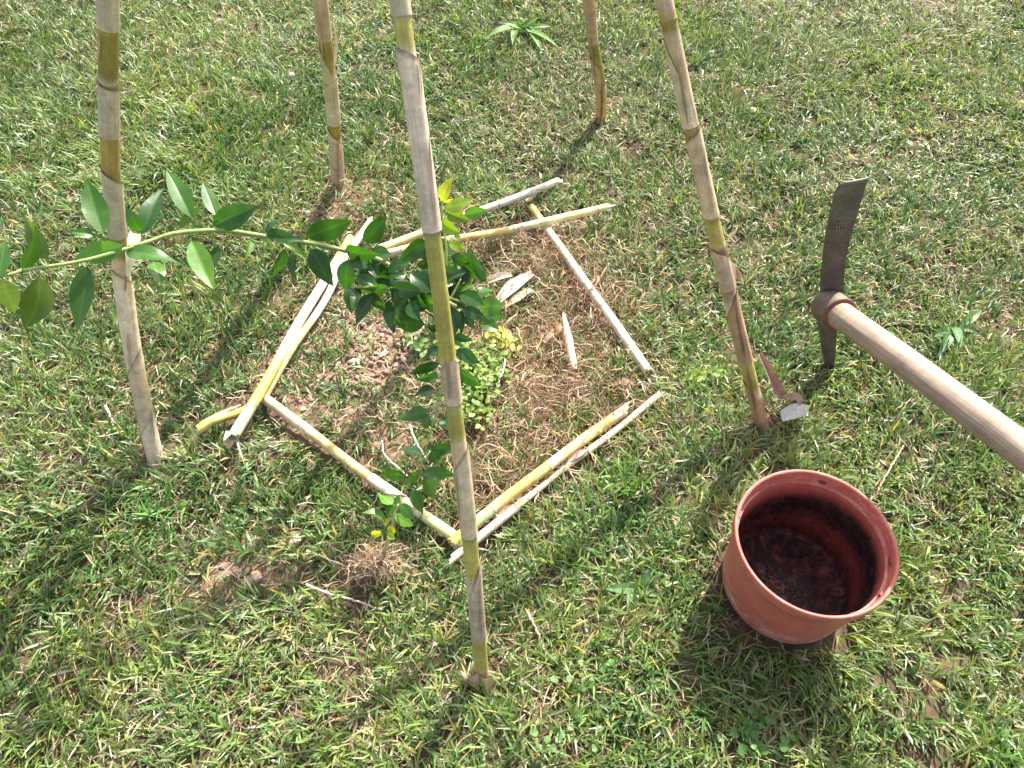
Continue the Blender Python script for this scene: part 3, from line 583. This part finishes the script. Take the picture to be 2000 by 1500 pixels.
twig("reddish twig in the grass between near cane and pot", [(1030, 1196, .02), (1052, 1240, .022), (1070, 1290, .014)], .0025, (.52, .28, .22), (.5, .36, .26))
twig("upright reddish stem behind the terracotta pot", [(1706, 975, .015), (1730, 930, .03), (1765, 870, .03)], .0022, (.50, .27, .20))
twig("pale pink twig left of the thick pale cane's foot", [(205, 792, .022), (216, 815, .020), (224, 838, .010)], .0030, (.60, .48, .42))
twig("dark bent twig crossing over the bleached white cane", [(1118, 590, .02), (1160, 560, .05), (1184, 522, .04)], .0020, (.26, .15, .12), (.30, .18, .13))
twig("reddish root crossing under the bleached white cane", [(1060, 556, .018), (1110, 562, .026), (1145, 558, .026), (1170, 540, .022)], .0022, (.52, .30, .22))
twig("curved brown root looped beside the white sliver", [(1010, 640, .02), (1022, 672, .03), (1050, 676, .02), (1062, 650, .016)], .0020, (.50, .34, .16))
twig("pale forked root on the bare soil below the weeds", [(1020, 758, .014), (1046, 738, .022), (1072, 736, .022), (1086, 732, .012)], .0028, (.62, .45, .36))
twig("whitish stalk standing among the light green weeds", [(955, 800, .01), (968, 760, .04), (985, 715, .05), (984, 690, .05)], .0022, (.70, .62, .52))
twig("grey forked stick near the hanging twig's lower leaves", [(745, 860, .03), (752, 890, .026), (785, 920, .02), (800, 935, .012)], .0026, (.50, .40, .36))
twig("pale branching stick beside the drooping leafy twig", [(800, 830, .03), (815, 868, .03), (838, 905, .02)], .0024, (.56, .44, .38))
twig("long pinkish root lying below the yellow far cane", [(905, 468, .03), (940, 470, .024), (975, 462, .024), (1000, 450, .03)], .0022, (.66, .54, .44))

# ------------------------------------------------------------------ leaves
def leaf(mb, b, t, width, nrm, col, fold=.35, droop=.12, curl=0.0, mid=None, seed=0, nu=11, tipl=.82):
    """an oval pointed leaf from b to t, folded along its midrib and arched along its length"""
    q = np.random.default_rng(seed); b = np.asarray(b, float); t = np.asarray(t, float); L = np.linalg.norm(t - b); ax = (t - b) / L
    n = norm(nrm - ax * (nrm @ ax)); sd = np.cross(ax, n); us = np.array([-1, -.8, -.5, -.2, -.05, .05, .2, .5, .8, 1]); V = []; C = []; U = []
    col = np.asarray(col, float); mid = np.asarray(mid if mid is not None else col * 1.2 + .008); wv = q.uniform(0, 6.28); amp = q.uniform(.02, .06)
    for i in range(nu + 1):
        s = i / nu; wd = width / 2 * (math.sin(math.pi * s ** tipl) ** .9 * (1 - .08 * s) + .03 * (1 - s)); arch = droop * L * (s - s * s * 1.6); tw = curl * s
        for k, u in enumerate(us):
            up = fold * abs(u) * wd + amp * wd * math.sin(9 * s + wv + (2 if u > 0 else 0)) * abs(u) ** 2; x = u * wd
            x, up = x * math.cos(tw) - up * math.sin(tw), x * math.sin(tw) + up * math.cos(tw)
            V.append(b + ax * L * s + sd * x + n * (arch + up)); U.append((u, s)); C.append((mid if abs(u) < .1 else col * (1 + .10 * math.sin(s * 40) * (abs(u) > .1) * .5)))
    m = len(us); F = [(i * m + k, i * m + k + 1, (i + 1) * m + k + 1, (i + 1) * m + k) for i in range(nu) for k in range(m - 1)]
    mb.add(V, F, np.array(C), U)

DK = (.026, .074, .016); MD = (.046, .118, .020); LG = (.085, .185, .026); YG = (.200, .270, .030); YL = (.420, .380, .040); OV = (.080, .130, .020)
BRANCH = [(890, 600, 1.27), (800, 545, 1.24), (740, 507, 1.22), (680, 491, 1.20), (600, 474, 1.17), (520, 462, 1.14), (435, 450, 1.10), (345, 455, 1.06), (290, 472, 1.04), (240, 488, 1.02), (180, 505, 1.0), (130, 515, .985), (60, 526, .97), (0, 541, .955), (-60, 556, .94)]
_bx = [b[0] for b in BRANCH][::-1]; _bd = [b[2] for b in BRANCH][::-1]
def ldepth(px, py):
    if py > 655: return 1.29 + (py - 655) / 310 * .09
    d = float(np.interp(px, _bx, _bd)); return d + (.02 if px > 890 else 0)

LONG = [  # base, tip, apparent width in photo pixels, colour
    ((200, 456), (170, 353), 42, MD), ((279, 457), (318, 362), 34, DK), ((275, 453), (246, 408), 24, MD), ((374, 425), (324, 327), 36, MD), ((350, 441), (392, 402), 16, OV), ((421, 420), (396, 357), 26, MD), ((416, 440), (504, 402), 34, DK),
    ((241, 480), (141, 508), 40, LG), ((184, 458), (139, 452), 18, MD), ((246, 490), (346, 510), 38, MD), ((300, 512), (314, 550), 30, LG), ((374, 470), (417, 566), 40, LG), ((426, 480), (412, 535), 22, DK), ((171, 520), (154, 647), 42, MD), ((76, 540), (62, 648), 42, OV),
    ((5, 545), (28, 612), 38, YG), ((44, 525), (75, 440), 34, LG), ((92, 508), (42, 408), 38, OV), ((75, 602), (82, 632), 10, YG), ((489, 470), (482, 500), 14, LG), ((518, 452), (550, 423), 15, DK), ((520, 455), (576, 466), 22, DK), ((540, 464), (592, 470), 18, DK),
    ((556, 486), (533, 545), 24, DK), ((571, 496), (577, 550), 24, DK), ((597, 463), (688, 430), 38, DK), ((553, 475), (603, 500), 11, LG), ((709, 470), (759, 425), 38, DK), ((675, 487), (738, 500), 34, DK), ((608, 487), (650, 556), 40, DK), ((680, 507), (673, 572), 34, DK), ((-5, 540), (12, 470), 26, MD)]
DENSE = [
    ((718, 508), (762, 553), 38, DK), ((722, 506), (684, 516), 28, DK), ((720, 515), (706, 550), 26, DK), ((697, 540), (741, 563), 26, DK), ((682, 560), (688, 610), 26, MD), ((698, 560), (690, 606), 20, DK), ((727, 575), (694, 632), 28, DK), ((728, 568), (753, 611), 22, DK), ((759, 585), (766, 653), 22, DK),
    ((772, 535), (770, 590), 28, DK), ((797, 555), (778, 625), 36, MD), ((803, 535), (848, 570), 36, DK), ((800, 590), (816, 626), 22, DK), ((826, 570), (850, 617), 30, MD), ((805, 580), (832, 601), 24, DK), ((832, 470), (773, 512), 36, DK), ((838, 478), (800, 500), 20, MD), ((860, 463), (872, 528), 34, DK), ((881, 500), (918, 515), 24, DK), ((873, 515), (892, 541), 22, MD),
    ((915, 522), (890, 567), 24, DK), ((870, 560), (900, 540), 26, DK), ((873, 568), (908, 604), 32, DK), ((897, 575), (945, 590), 22, LG), ((900, 570), (926, 555), 18, LG), ((928, 575), (968, 565), 24, MD), ((936, 600), (985, 596), 30, LG), ((902, 603), (947, 620), 24, DK), ((946, 615), (990, 618), 22, MD), ((936, 625), (975, 646), 26, MD),
    ((880, 598), (890, 652), 30, DK), ((900, 606), (902, 652), 16, DK), ((910, 616), (925, 642), 18, DK), ((889, 655), (920, 665), 16, DK), ((835, 637), (857, 645), 14, DK), ((858, 676), (823, 708), 22, DK), ((858, 710), (798, 730), 20, DK), ((891, 683), (937, 710), 24, DK), ((894, 725), (942, 752), 26, DK), ((855, 734), (814, 740), 20, MD),
    ((820, 545), (790, 560), 24, DK), ((835, 550), (830, 590), 26, DK), ((850, 545), (866, 590), 26, DK), ((815, 520), (850, 500), 24, DK), ((845, 520), (830, 480), 22, DK), ((880, 545), (912, 520), 22, DK), ((760, 520), (800, 515), 24, DK), ((770, 530), (735, 545), 24, DK), ((905, 590), (935, 570), 22, DK), ((865, 610), (850, 650), 22, DK), ((870, 640), (905, 680), 22, DK)]
_q = np.random.default_rng(77)
for _i in range(16):
    _x, _y = _q.uniform(745, 940), _q.uniform(490, 640); _a = _q.uniform(-.4, 3.5); _L = _q.uniform(48, 72)
    DENSE.append(((_x, _y), (_x + _L * math.cos(_a), _y + _L * .8 * math.sin(_a)), _q.uniform(24, 34), DK if _q.random() < .7 else MD))
DROOP = [((850, 761), (812, 770), 22, DK), ((837, 803), (774, 818), 27, MD), ((837, 809), (831, 839), 20, MD), ((861, 815), (885, 845), 22, DK), ((825, 884), (783, 878), 22, MD), ((840, 875), (888, 878), 24, DK), ((843, 880), (855, 908), 24, DK), ((792, 929), (745, 923), 22, MD), ((813, 920), (792, 952), 20, MD), ((825, 923), (890, 925), 26, MD), ((828, 929), (852, 974), 28, MD), ((804, 956), (828, 1007), 30, MD)]
SHOOT = [((862, 392), (880, 347), 22, YL), ((866, 393), (886, 390), 7, YL), ((872, 408), (924, 390), 26, YG), ((871, 413), (917, 433), 22, YG), ((906, 421), (952, 410), 24, LG), ((863, 431), (893, 456), 22, YG), ((886, 464), (901, 464), 13, YG), ((877, 477), (912, 487), 16, YG), ((872, 425), (891, 431), 12, MD), ((860, 425), (846, 400), 12, MD)]
SPRIG = [((767, 985), (735, 962), 24, LG), ((755, 1010), (781, 966), 22, MD), ((783, 985), (809, 1015), 22, MD), ((751, 1010), (709, 999), 20, LG), ((769, 1007), (807, 1027), 20, LG), ((752, 1027), (764, 1011), 13, YL), ((745, 1037), (721, 1047), 12, YL), ((759, 1027), (771, 1043), 14, YL), ((756, 1041), (772, 1053), 12, YG)]

def foliage(name, items, dfun, parent, seed):
    mb = MB(); q = np.random.default_rng(seed)
    for i, (b, t, wpx, c) in enumerate(items):
        d = dfun(*b) + q.normal(0, .010); B = D(b[0], b[1], d); dt = d + q.normal(0, .018); T_ = D(t[0], t[1], dt)
        roll = q.uniform(-.75, .75); to = norm(CAM - B); a = norm(T_ - B); n = norm(to - a * (to @ a)); s = np.cross(a, n); n = n * math.cos(roll) + s * math.sin(roll)
        if n[2] < 0 and q.random() < .5: n = n + np.array([0, 0, .5])
        leaf(mb, B, T_, 1.10 * wpx * d / FPX / max(math.cos(roll), .7), n, np.asarray(c) * q.uniform(.8, 1.2), fold=q.uniform(.05, .38), droop=q.uniform(-.08, .32), curl=q.normal(0, .6), seed=seed * 100 + i)
        # stalk back toward the stem
        tube(mb, [B - a * .008 - np.array([0, 0, .003]), B], [.0009, .0008], np.asarray(LG), 5)
    return mb.build(name, M_leaf, parent)

def sapling():
    g = G(884, 832); root = thing("citrus_sapling", "young citrus sapling with glossy dark leaves in the middle of the patch", "sapling", (g[0], g[1], hz1(g[0], g[1])))
    bark = (.17, .20, .07); pale = (.24, .33, .11)
    mb = MB(); P = spline([g + [0, 0, -.03], D(884, 780, 1.47), D(880, 700, 1.36), D(878, 640, 1.30), D(872, 580, 1.262), D(860, 545, 1.255)], 40); tube(mb, P, np.linspace(.007, .0045, 40), bark, 9)
    stem = mb.build("stem", M_bark, root)
    mb = MB(); P = spline([D(*p) for p in BRANCH], 90); tube(mb, P, np.linspace(.0042, .0019, 90) * (1 + .12 * (np.arange(90) % 11 == 0)), np.asarray(bark) + (np.asarray(pale) - np.asarray(bark)) * np.linspace(0.1, 1, 90)[:, None], 8)
    lb = mb.build("long_branch", M_bark, root); foliage("foliage", LONG, ldepth, lb, 31)
    mb = MB()
    for pts in ([(878, 640, 1.30), (820, 600, 1.27), (770, 570, 1.25), (730, 560, 1.24)], [(872, 580, 1.262), (900, 590, 1.28), (935, 605, 1.29)], [(872, 600, 1.27), (900, 545, 1.27)], [(872, 600, 1.265), (830, 560, 1.25), (800, 540, 1.24)]):
        P = spline([D(*p) for p in pts], 20); tube(mb, P, np.linspace(.003, .0015, 20), bark, 7)
    sb = mb.build("side_branches", M_bark, root); foliage("foliage", DENSE, ldepth, sb, 32)
    mb = MB(); P = spline([D(880, 668, 1.30), D(862, 760, 1.32), D(845, 830, 1.335), D(828, 890, 1.355), D(815, 950, 1.375)], 40); tube(mb, P, np.linspace(.0022, .0012, 40), pale, 7)
    db = mb.build("drooping_twig", M_bark, root); foliage("foliage", DROOP, ldepth, db, 33)
    mb = MB(); P = spline([D(868, 560, 1.262), D(872, 490, 1.245), D(866, 440, 1.24), D(863, 392, 1.235)], 24); tube(mb, P, np.linspace(.0028, .0014, 24), (.36, .42, .10), 7)
    sh = mb.build("young_shoot", M_bark, root); sh["label"] = "upright shoot with yellow-green young leaves"; foliage("foliage", SHOOT, lambda x, y: 1.24, sh, 34)
sapling()

def sprig():
    g = G(742, 1112); root = thing("uprooted_sprig", "small yellow-green sprig with a bare brown root ball on the grass", "sprig", (g[0], g[1], hz1(g[0], g[1])))
    mb = MB(); P = spline([G(742, 1105, .02), G(748, 1085, .035), G(757, 1060, .09), G(765, 1035, .13), G(770, 1005, .152), G(778, 985, .17)], 30); tube(mb, P, np.linspace(.0050, .0016, 30), np.array([(.48, .40, .24)]) * np.linspace(1, .5, 30)[:, None] + np.array([(.40, .42, .12)]) * np.linspace(0, .5, 30)[:, None], 8)
    st = mb.build("stem", M_bark, root)
    foliage("foliage", SPRIG, lambda x, y: gdepth(x, y, .165 - .0007 * max(0, y - 985)), st, 35)
    mb = MB()
    for k in range(9): p = G(738 + rng.normal(0, 16), 1118 + rng.normal(0, 9), .012); rock(mb, p, rng.uniform(.008, .015), (.16, .095, .06), 700 + k, .8)
    mb.build("soil_clump", M_soil, root, smooth=False)
    n = 520; q = rng.normal(0, .85, (n, 2)); c = [G(735 + 28 * a, 1118 + 17 * b) for a, b in q]; base = np.array([[p[0], p[1], hz1(p[0], p[1]) + rng.uniform(.012, .045)] for p in c])
    f = rng.random(n)[:, None]; C = np.where(f < .5, [.34, .22, .14], np.where(f < .85, [.50, .37, .25], [.62, .50, .37])) * rng.uniform(.6, 1.2, (n, 1))
    strips("root_ball", base, rng.uniform(0, 6.28, n), rng.normal(.5, .5, n), rng.normal(1.2, .9, n), rng.uniform(.02, .06, n), rng.uniform(.0008, .0026, n), rng.normal(0, 1, n), C, M_straw, segs=7, wob=.5, parent=root)
sprig()

def weeds():
    def patch(name, label, cat, spots, n, rpx, size, cols, hmax, group, elong=1.0, up=.6):
        c = np.mean([G(*s[:2]) for s in spots], 0); root = thing(name, label, cat, (c[0], c[1], hz1(c[0], c[1])), group); mb = MB()
        for i in range(n):
            s = spots[i % len(spots)]; h = rng.uniform(.012, hmax); p = G(s[0] + rng.normal(0, rpx), s[1] + rng.normal(0, rpx * .75), h); a = rng.uniform(0, 6.28); L = size * rng.uniform(.6, 1.2)
            d = np.array([math.cos(a), math.sin(a), rng.uniform(-.1, .5)]); t = p + norm(d) * L
            leaf(mb, p, t, L / elong, norm(np.array([rng.normal(0, .4), rng.normal(-.1, .4), up + .4])), np.asarray(cols[rng.integers(len(cols))]) * rng.uniform(.8, 1.2), fold=.2, droop=.1, seed=int(rng.integers(1e6)), nu=6, tipl=.9)
            if i % 2 == 0: tube(mb, [np.array([p[0] + rng.normal(0, .006), p[1] + rng.normal(0, .006), hz1(p[0], p[1])]), p], [.0008, .0006], (.22, .26, .07), 4)
        mb.build("foliage", M_weed, root)
    patch("weed_clump", "light yellow-green small leaved weeds at the sapling's foot", "weed", [(915, 690), (940, 715), (925, 745), (910, 780), (960, 700), (930, 800), (955, 740)], 620, 21, .013, [(.17, .26, .05), (.25, .31, .065), (.10, .19, .04)], .060, "weeds in the lawn", 1.35)
    patch("weed_clump", "small green weeds on the gravel left of the near cane", "weed", [(830, 680), (845, 655), (820, 665)], 60, 14, .014, [(.14, .24, .07), (.20, .30, .09)], .035, "weeds in the lawn")
    patch("weed_clump", "yellowing weed sprouts right of the sapling's lowest leaves", "weed", [(985, 655), (1000, 665), (970, 660)], 34, 13, .020, [(.38, .42, .07), (.48, .46, .09)], .06, "weeds in the lawn", 1.8)
    patch("clover_patch", "clover patch in the grass below the terracotta pot", "clover", [(1440, 1440), (1470, 1420), (1500, 1455), (1850, 1300)][:3], 46, 24, .016, [(.07, .15, .04), (.09, .18, .05)], .035, "weeds in the lawn")
    patch("clover_patch", "clover patch at the lower left, below the near cane's root collar", "clover", [(1160, 1310), (1110, 1440), (1180, 1450)][:2], 34, 26, .015, [(.10, .20, .06), (.13, .23, .07)], .032, "weeds in the lawn")
    def rosette(label, c, tips, wpx, col, seed, h=.03):
        g = G(*c); root = thing("broadleaf_weed", label, "weed", (g[0], g[1], hz1(g[0], g[1])), "weeds in the lawn"); mb = MB()
        for i, t in enumerate(tips):
            b = G(c[0] + rng.normal(0, 4), c[1] + rng.normal(0, 3), .012); T_ = G(t[0], t[1], rng.uniform(.02, h)); L = np.linalg.norm(T_ - b)
            leaf(mb, b, T_, max(.009, min(.022, L * .3)) * wpx, norm(np.array([rng.normal(0, .25), -.4, 1.0])), np.asarray(col) * rng.uniform(.8, 1.25), fold=.3, droop=.3, seed=seed + i)
        mb.build("leaves", M_weed, root)
    rosette("broad leaved bright green weed at the top, between the two back canes", (1020, 58), [(950, 62), (985, 40), (1010, 35), (1050, 30), (1075, 45), (1065, 95), (1040, 50), (1000, 75), (1090, 75)], 1.1, (.11, .215, .045), 50, .06)
    rosette("flat lime green weed left of the peeling right cane's foot", (1378, 728), [(1330, 742), (1345, 728), (1360, 745), (1400, 715), (1425, 735), (1418, 720)], 1.0, (.22, .32, .05), 70)
    rosette("dark green weed with pointed leaves right of the pick head", (1860, 640), [(1925, 600), (1905, 620), (1820, 655), (1840, 690), (1880, 670), (1925, 650)], 1.0, (.075, .16, .05), 90, .05)
    rosette("blue green broad weed left of the terracotta pot", (1240, 1150), [(1190, 1150), (1215, 1120), (1280, 1110), (1290, 1165), (1225, 1180)], 1.1, (.11, .20, .08), 110, .045)
    def tuft(label, c, n, spread, ln, col, seed):
        g = G(*c); root = thing("grass_tuft", label, "grass tuft", (g[0], g[1], hz1(g[0], g[1])), "coarse grass tufts"); q = np.random.default_rng(seed)
        b = np.stack([g[0] + q.normal(0, spread, n), g[1] + q.normal(0, spread, n), np.zeros(n)], -1); b[:, 2] = hz(b[:, 0], b[:, 1]); C = np.asarray(col) * q.uniform(.7, 1.35, (n, 1))
        strips("blades", b, q.uniform(0, 6.28, n), q.normal(.95, .3, n), q.normal(.7, .4, n), q.uniform(.5, 1.2, n) * ln, q.uniform(.003, .0052, n), q.normal(0, .3, n), C, M_grass, segs=5, parent=root)
    tuft("coarse bright green grass tuft right of the thin lying cane", (1222, 950), 110, .028, .062, (.13, .26, .045), 1)
    tuft("coarse green grass tuft beneath the thin cane's middle", (1130, 1020), 80, .024, .056, (.10, .21, .045), 2)
    tuft("flattened grass tuft with long dark blades left of the pot", (1225, 1020), 70, .022, .060, (.085, .19, .045), 3)
    tuft("coarse grass tuft at the left, above the uprooted sprig", (312, 1010), 70, .022, .058, (.10, .24, .05), 4)
    tuft("tall grass tuft in the lower right corner", (1960, 1470), 60, .022, .062, (.12, .24, .05), 5)
weeds()

# ------------------------------------------------------------------ terracotta coloured plastic pot
def pot():
    RX, RY, RZ = .4832, .4940, .200; bx, by, bz = .487, .494, .006; root = thing("flower_pot", "empty terracotta coloured plastic pot with black soil stuck inside", "flower pot", (bx, by, 0))
    sides = 96
    def lathe(prof, dirt_shade):
        mb = MB(); V = []; C = []; U = []
        for i, (r, z) in enumerate(prof):
            f = (z - bz) / (RZ - bz); cx = bx + (RX - bx) * f; cy = by + (RY - by) * f
            for k in range(sides):
                a = 2 * math.pi * k / sides; V.append((cx + r * math.cos(a), cy + r * math.sin(a), z)); C.append((*dirt_shade(i, r, z, a), 0)); U.append((k / sides, z))
        F = [(i * sides + k, i * sides + (k + 1) % sides, (i + 1) * sides + (k + 1) % sides, (i + 1) * sides + k) for i in range(len(prof) - 1) for k in range(sides)]
        if prof[-1][0] < .02: F.append(tuple((len(prof) - 1) * sides + k for k in range(sides)))
        mb.add(V, F, np.array(C), U); return mb
    ext = [(.001, bz)] + [(.098, bz), (.106, bz + .004), (.1095, bz + .011)] + [(.1095 + .0125 * s, bz + .011 + (.166 - .011) * s) for s in np.linspace(.08, 1, 14)]
    inn = [(.1172 - .0105 * s, .172 + (bz + .006 - .172) * s) for s in np.linspace(0, 1, 16)] + [(.098, bz + .004), (.06, bz + .005), (.05, bz + .007), (.03, bz + .005), (.001, bz + .005)]
    def d_out(i, r, z, a): return (0.0, max(0, 1 - abs(z - .035) / .04) * .9 + .12)
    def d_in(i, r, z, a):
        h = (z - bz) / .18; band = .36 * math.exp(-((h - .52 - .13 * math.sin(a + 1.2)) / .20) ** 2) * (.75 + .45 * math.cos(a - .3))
        return (min(.56, .46 * (1 - h) + band) if h > .06 else .47, .15 if h > .85 else 0)  # soil blotches plus painted shade, stronger toward the floor
    lathe(ext, d_out).build("wall", M_pot, root)
    o = lathe(inn, d_in).build("inner_wall", M_pot, root); o["label"] = "inside of the pot blotched with wet black soil, painted shade deeper down"
    lip = [(.1205, .168), (.1235, .1695), (.1262, .172), (.1272, .180), (.1278, .192), (.1278, .1975), (.1268, .1998), (.1250, .2005), (.1222, .1995), (.1212, .197), (.1204, .182), (.1200, .1745), (.1180, .1722), (.1160, .172)]
    o = lathe(lip, lambda i, r, z, a: (.05, .35 if r < .121 else .2)).build("rim", M_pot, root)
    for k, a in enumerate((-.25, -.75, 1.2, 2.7, 3.9, 5.0)):                # small moulded tabs under the lip
        mb = MB(); p = np.array([RX + .1193 * math.cos(a), RY + .1193 * math.sin(a), .1835]); e = np.array([-math.sin(a), math.cos(a), 0]); rr = np.array([-math.cos(a), -math.sin(a), 0])
        V = [p + e * x * .006 + rr * y * .0018 + np.array([0, 0, z * .003]) for x in (-1, 1) for y in (-.6, 1) for z in (-1, 1)]; mb.add(V, [(0, 1, 3, 2), (4, 6, 7, 5), (0, 4, 5, 1), (2, 3, 7, 6), (0, 2, 6, 4), (1, 5, 7, 3)], (.3, .1, 0)); mb.build("moulded_tab", M_pot, root, smooth=False)
pot()

# ------------------------------------------------------------------ mattock
def mattock():
    tipd = .99 * math.cos(_p) + (CAM_H - .508) * math.sin(_p); eye = D(1624, 603, 1.47); g = G(1620, 722)
    root = thing("mattock", "iron mattock standing with its pick in the lawn and pale wooden handle", "mattock", (g[0], g[1], hz1(g[0], g[1])))
    far = D(2000, 882, 1.02); hd = norm(far - eye); up = norm(np.array([0, 0, 1.0]) - hd * hd[2]); sd = np.cross(hd, up)
    # handle: a slightly oval, tapering shaft
    P = spline([eye - hd * .012, eye + hd * .25 + up * .002, eye + hd * .55, eye + hd * .95], 70); mb = MB(); R = np.interp(np.linspace(0, 1, 70), [0, .05, .15, .5, 1], [.0275, .0275, .0262, .0250, .0235]) ; C = np.tile((.33, .25, .19), (70, 1)) * (1 + .05 * np.sin(np.arange(70) * .7)[:, None]); C[:9] = np.array([(.27, .16, .105)]) + (np.array([(.33, .25, .19)]) - np.array([(.27, .16, .105)])) * np.linspace(0, 1, 9)[:, None]
    tube(mb, P, R, C, 28, squash=.94); mb.build("handle", M_wood, root)
    # eye socket: a swollen ring forged round the handle
    prof = [(-.030, .012), (-.0295, .022), (-.027, .0285), (-.020, .0325), (-.008, .0350), (.006, .0352), (.018, .0340), (.026, .0325), (.029, .0322)]
    mb = MB(); tube(mb, [eye + hd * s for s, r in prof], [r for s, r in prof], (.125, .092, .070), 32); mb.build("eye_socket", M_iron, root)
    mb = MB(); pr = [(.0285, .0335), (.030, .0345), (.0325, .0345), (.034, .033), (.0338, .0275)]; tube(mb, [eye + hd * s for s, r in pr], [r for s, r in pr], (.125, .048, .030), 32, cap=False); o = mb.build("collar", M_iron, root); o["label"] = "rusty red collar ring at the handle's start"
    # blade: broad adze end, traced in its own plane, with thickness
    rows = [((1607, 604), (1646, 604), -.12, .0180), ((1608, 575), (1647, 575), -.05, .0170), ((1608, 556), (1648, 556), 0.00, .0150), ((1610, 520), (1651, 520), .14, .0120), ((1613, 481), (1658, 481), .3, .0100), ((1619, 440), (1669, 440), .5, .0080), ((1626, 404), (1680, 402), .68, .0062), ((1631, 380), (1688, 376), .82, .0050), ((1638, 364), (1694, 356), .92, .0040), ((1652, 356), (1697, 347), 1.0, .0022)]
    base_d = (eye - CAM) @ CF - .012; mb = MB(); V = []; C = []; nx = 7
    back = norm(-hd * .9 + np.array([0, .25, 0]))
    for (l, r, s, th) in rows:
        d = base_d + (tipd - base_d) * s; A = D(l[0], l[1], d + .004); B = D(r[0], r[1], d - .004)
        for k in range(nx):
            u = k / (nx - 1); p = A + (B - A) * u; V.append(p - back * (.0012 * math.sin(math.pi * u)))
        for k in range(nx):
            u = k / (nx - 1); p = A + (B - A) * u; V.append(p + back * th)
        c = np.array((.070, .054, .050)) * (1 - s) + np.array((.098, .100, .080)) * s + (.16 if s >= 1 else 0); C += [c] * (2 * nx)
    m = 2 * nx; F = []
    for i in range(len(rows) - 1):
        for k in range(nx - 1): F.append((i * m + k, i * m + k + 1, (i + 1) * m + k + 1, (i + 1) * m + k)); F.append((i * m + nx + k, (i + 1) * m + nx + k, (i + 1) * m + nx + k + 1, i * m + nx + k + 1))
        F.append((i * m, (i + 1) * m, (i + 1) * m + nx, i * m + nx)); F.append((i * m + nx - 1, i * m + m - 1, (i + 1) * m + m - 1, (i + 1) * m + nx - 1))
    e = (len(rows) - 1) * m
    for k in range(nx - 1): F.append((e + k, e + k + 1, e + nx + k + 1, e + nx + k)); F.append((k, nx + k, nx + k + 1, k + 1))
    mb.add(V, F, np.array(C)); bl = mb.build("blade", M_iron, root, smooth=False)
    # worn stamp on the blade's face
    def on(px, py, lift=.0002):
        s = np.interp(-py, [-556, -347], [0, 1]); s = float(np.interp(py, [347, 356, 364, 380, 404, 440, 481, 520, 556], [1, 1, .92, .82, .68, .5, .3, .14, 0])); d = base_d + (tipd - base_d) * s
        return D(px, py, d - .004 - lift)
    mb = MB()
    for (x0, y0, x1, y1) in [(1633, 438, 1656, 433), (1632, 451, 1655, 446), (1634, 440, 1633, 450), (1640, 438, 1639, 449), (1646, 437, 1645, 447), (1652, 435, 1651, 446), (1634, 445, 1640, 443), (1646, 442, 1652, 440)]:
        tube(mb, [on(x0, y0), on(x1, y1)], .0006, (.20, .19, .18), 5)
    mb.build("stamp", M_iron, bl)
    # pick: four-sided spike from the socket into the soil
    rows = [((1603, 622), (1637, 642), 1.475, .022), ((1607, 660), (1635, 665), 1.52, .020), ((1611, 695), (1633, 700), 1.575, .017)]
    V = []; 
    for (l, r, d, th) in rows:
        A = D(l[0], l[1], d); B = D(r[0], r[1], d); V += [A, B, B + back * th, A + back * th]
    tip = G(1621, 740, -.03); V += [tip + [-.006, 0, 0], tip + [.006, 0, 0], tip + [.006, .008, 0], tip + [-.006, .008, 0]]
    top = eye - up * .02; F = []
    for i in range(3):
        for k in range(4): F.append((i * 4 + k, i * 4 + (k + 1) % 4, (i + 1) * 4 + (k + 1) % 4, (i + 1) * 4 + k))
    F += [(3, 2, 1, 0), (12, 13, 14, 15)]; mb = MB(); mb.add(V, F, (.075, .062, .058)); o = mb.build("pick", M_iron, root, smooth=False)
    bv = o.modifiers.new("bevel", 'BEVEL'); bv.width = .003; bv.segments = 2
    bv = bl.modifiers.new("bevel", 'BEVEL'); bv.width = .0012; bv.segments = 2; bv.limit_method = 'ANGLE'
mattock()
